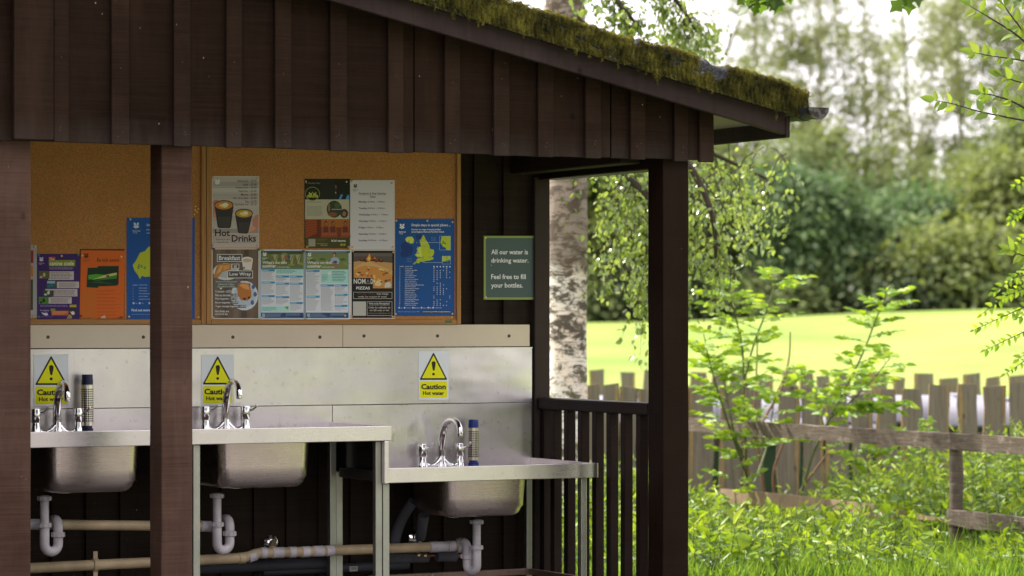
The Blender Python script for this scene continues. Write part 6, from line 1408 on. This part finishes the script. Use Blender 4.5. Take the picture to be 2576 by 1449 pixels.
def far_tree(name, label, px, d, topy, wpx, mat, style, nl=9000, boty=None, seed=0, lsz=.22, group='trees of the wood beyond the meadow'):
    g = np.random.default_rng(seed+int(px)); b = G(px, d); r_ = (px-CX)/FPX*d; zb = gz_(r_, min(d, 79)); b.z = zb
    th = thing(name, b, label, 'tree', group); W_ = wpx/FPX*d; ztop = 1.32+(HY-topy)/FPX*d; zlo = zb if boty is None else 1.32+(HY-boty)/FPX*d
    parts = []
    if style == 'round':
        H = ztop-zlo; parts.append(clumps((b.x, b.y, zlo+H*.52), W_/2, W_/2, H*.50, int(26+W_*9), .95, nl, lsz, g))
        parts.append(clumps((b.x, b.y, zlo+H*.25), W_/2*.95, W_/2, H*.27, int(16+W_*5), .8, nl//3, lsz, g))
    elif style == 'weep':
        H = ztop-zlo; ns = int(W_*15)
        for _ in range(ns):
            a = g.random()*6.28; rr = W_/2*math.sqrt(g.random()); x, y = b.x+rr*math.cos(a), b.y+rr*math.sin(a); zt_ = ztop-(rr/(W_/2))**2*H*.35-g.random()*H*.75; ln = (.8+2.2*g.random()); m = nl//ns
            tt = g.random(m); sp = .16+.30*(1-tt)*g.random()
            P = np.stack([x+g.normal(0, 1, m)*sp+.15*np.sin(tt*3+a), y+g.normal(0, 1, m)*sp, zt_-tt*ln], 1)
            P[:, 2] = np.maximum(P[:, 2], zlo+.2)
            A = np.stack([g.normal(0, .5, m), g.normal(0, .5, m), -np.ones(m)], 1); L = lsz*(.6+.6*g.random(m)); tn = g.random()
            parts.append(scatter(P, A, g.normal(0, 1, (m, 3)), L, L*.7, T_RHOMB, g, np.clip(tn*.5+.5*g.random(m), 0, 1)))
    v, f, r = cat(parts); link('crown', npmesh('crown', v, f, r), mat, th)
    mb = MB(); H = ztop-zb; r0 = .09 if style == 'weep' else .2; bend = g.normal(0, .3)
    Q = catmull([b-UP*.3, b+Vector((bend*.4, 0, H*.35)), b+Vector((bend, .1, H*.7)), b+Vector((bend*1.2, 0, H*.97))], 5)
    mb.tube(Q, [r0*(1-.8*i/len(Q)) for i in range(len(Q))], 8)
    for _ in range(7):
        i = g.integers(5, len(Q)-2); a = g.random()*6.28; e = Q[i]+Vector((math.cos(a), math.sin(a), .55 if style == 'round' else .9))*W_*.3; mb.tube([Q[i], Q[i].lerp(e, .55)+UP*.1, e], [.07, .045, .02], 5, False)
    mb.build('trunk', M['fartrunk'], th, smooth=True); return th
D0 = 80
far_tree('broadleaf_tree', 'large bluish green leafy tree in the middle of the far wood', 2150, D0, 545, 430, FM['blue'], 'round', 22000, seed=1)
far_tree('broadleaf_tree', 'rounded yellowish green tree right of the bluish one, low over the meadow', 2440, D0-2, 600, 360, FM['yellow'], 'round', 18000, seed=2)
far_tree('broadleaf_tree', 'olive leafy tree seen behind the drooping birch leaves', 1850, D0+1, 470, 330, FM['olive'], 'round', 16000, seed=3)
far_tree('broadleaf_tree', 'yellow green tree seen between the birch trunk and the corner post', 1570, D0, 330, 340, FM['yellow'], 'round', 15000, seed=4)
far_tree('pine_tree', 'dense olive tree filling the right edge of the far wood', 2640, D0+3, 190, 330, FM['olive'], 'round', 18000, seed=5)
far_tree('broadleaf_tree', 'tall olive tree rising behind the bluish green one', 2000, D0+8, 380, 260, FM['olive'], 'round', 12000, seed=6)
far_tree('broadleaf_tree', 'darker bluish tree top under the sky gap', 2240, D0+9, 470, 260, FM['blue'], 'round', 11000, seed=7)
far_tree('broadleaf_tree', 'olive yellow tree left of the birch trunk, mostly hidden by the shelter', 1380, D0+2, 350, 320, FM['olive'], 'round', 9000, seed=8)
far_tree('broadleaf_tree', 'yellow olive tree behind the rounded one near the right edge', 2480, D0+9, 430, 240, FM['yellow'], 'round', 9000, seed=9)
far_tree('broadleaf_tree', 'pale olive tree top close behind the gutter end', 2110, D0+12, 330, 210, FM['yellow'], 'round', 9000, seed=11)
far_tree('broadleaf_tree', 'olive tree crown just below the gap of white sky', 2330, D0+12, 420, 200, FM['olive'], 'round', 8000, seed=12)
far_tree('broadleaf_tree', 'tall yellowish tree left of the dense olive one at the right edge', 2500, D0+12, 330, 190, FM['yellow'], 'round', 8000, seed=13)
far_tree('broadleaf_tree', 'tall pale tree above the roof end beside the birch leaves', 1880, D0+13, 150, 240, FM['yellow'], 'round', 5000, seed=14)
far_tree('broadleaf_tree', 'slender yellow green tree left of the bluish green one', 2010, D0-1, 440, 210, FM['blue'], 'round', 11000, seed=15)
far_tree('broadleaf_tree', 'slim green tree between the bluish and the rounded yellowish trees', 2315, D0+1, 500, 220, FM['blue'], 'round', 11000, seed=16)
far_tree('broadleaf_tree', 'yellow green tree in front of the right edge tree', 2575, D0, 400, 220, FM['yellow'], 'round', 11000, seed=17)
far_tree('broadleaf_tree', 'yellow green tree behind the corner post', 1720, D0+2, 340, 240, FM['yellow'], 'round', 9000, seed=18)
for k_, (px_, m_, w_) in enumerate(((1130, 'olive', 'olive tree of the wood hidden straight behind the sign wall'), (880, 'blue', 'bluish tree of the wood hidden behind the cork boards'), (620, 'yellow', 'yellowish tree of the wood hidden behind the left sink'), (3150, 'olive', 'olive tree of the wood well beyond the right edge'), (3450, 'yellow', 'yellowish tree of the wood far beyond the right edge'))):
    far_tree('broadleaf_tree', w_, px_, D0+k_, 330, 380, FM[m_], 'round', 8000, seed=60+k_)
far_tree('broadleaf_tree', 'green tree beyond the right edge of the wood', 2880, D0, 350, 380, FM['blue'], 'round', 8000, seed=10)
for k, (px, w, d) in enumerate(((1480, 150, 79), (1700, 240, 78.5), (1960, 200, 78), (2290, 230, 77.5), (2560, 220, 77), (2760, 240, 78))):
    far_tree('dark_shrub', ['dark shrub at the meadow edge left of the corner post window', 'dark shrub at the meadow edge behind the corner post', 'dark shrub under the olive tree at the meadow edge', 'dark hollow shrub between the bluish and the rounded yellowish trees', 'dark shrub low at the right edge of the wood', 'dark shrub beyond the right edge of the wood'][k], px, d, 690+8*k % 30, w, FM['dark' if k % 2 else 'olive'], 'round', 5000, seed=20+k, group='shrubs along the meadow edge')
    bpy.context.scene.objects[-1].name
wl_ = [(1500, 60, 96), (1660, -40, 97), (1800, 20, 95), (1905, -260, 98), (2060, -300, 96), (2190, -160, 99), (2300, -260, 103), (2420, -300, 97), (2545, -340, 95), (2690, -300, 97), (1380, -260, 98), (1250, -200, 99), (2860, -260, 98)]
wn_ = ['pale weeping birch over the corner window', 'pale birch top just above the roof edge', 'pale birch behind the olive tree and the roof end', 'tall weeping birch above the gutter', 'tall weeping birch right of the gutter, hanging in streams', 'sparse dark stemmed birch against the white sky', 'thin far birch in the sky gap', 'tall pale birch right of the sky gap', 'tall birch nearest the right edge', 'tall birch beyond the right edge', 'birch crown hidden behind the mossy roof', 'birch crown hidden behind the gable', 'last birch beyond the right edge']
for k, (px, ty, d) in enumerate(wl_):
    far_tree('weeping_birch', wn_[k], px, d, ty, (270, 260, 250, 290, 300, 190, 150, 250, 300, 290, 220, 220, 220)[k], FM['birch'], 'weep', (9000, 7000, 6000, 12000, 12000, 5000, 3500, 9000, 16000, 12000, 5000, 4000, 4000)[k], boty=560, seed=40+k, lsz=.17, group='weeping birches rising behind the wood')
# deep shade of the wood behind the first trees
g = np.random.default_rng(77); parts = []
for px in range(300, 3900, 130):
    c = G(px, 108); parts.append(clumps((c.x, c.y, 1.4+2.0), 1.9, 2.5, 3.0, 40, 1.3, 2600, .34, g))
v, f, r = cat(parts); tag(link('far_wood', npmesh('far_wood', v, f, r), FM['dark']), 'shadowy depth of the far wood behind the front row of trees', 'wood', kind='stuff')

# ------------------------------------------------------------------ unseen trees added on the near side to block light and mirror in the steel
def add_shade_tree(name, label, base, rx, ztop, zlo, nl, lsz, seed, mat='dark'):
    g = np.random.default_rng(seed); th = thing(name, base, label, 'tree')
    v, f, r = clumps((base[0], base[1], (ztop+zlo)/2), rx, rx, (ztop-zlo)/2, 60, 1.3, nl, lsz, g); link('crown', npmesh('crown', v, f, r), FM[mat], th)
    MB().tube([Vector(base)-UP*.2, Vector(base)+UP*ztop*.5, Vector(base)+UP*ztop*.9], [.22, .16, .05], 10).build('trunk', M['fartrunk'], th, smooth=True)
add_shade_tree('added_shade_tree', 'added unseen dark tree left of the shelter, blocking light', (-12.5, -4.0, 0), 3.4, 9.0, .3, 26000, .22, 90)
add_shade_tree('added_shade_tree', 'added unseen dark tree left of and behind the viewer, for shade and reflections', (-18.5, -14.5, 0), 4.2, 11, 1.0, 7000, .7, 91)
add_shade_tree('added_shade_tree', 'added unseen dark tree straight behind the viewer, for shade and reflections', (-4.0, -25.0, 0), 4.5, 11, 1.5, 7000, .7, 92)
add_shade_tree('added_shade_tree', 'added unseen tree behind the viewer to the right, for shade and reflections', (7.5, -24.0, 0), 4.2, 9, 1.5, 6000, .7, 93, 'olive')
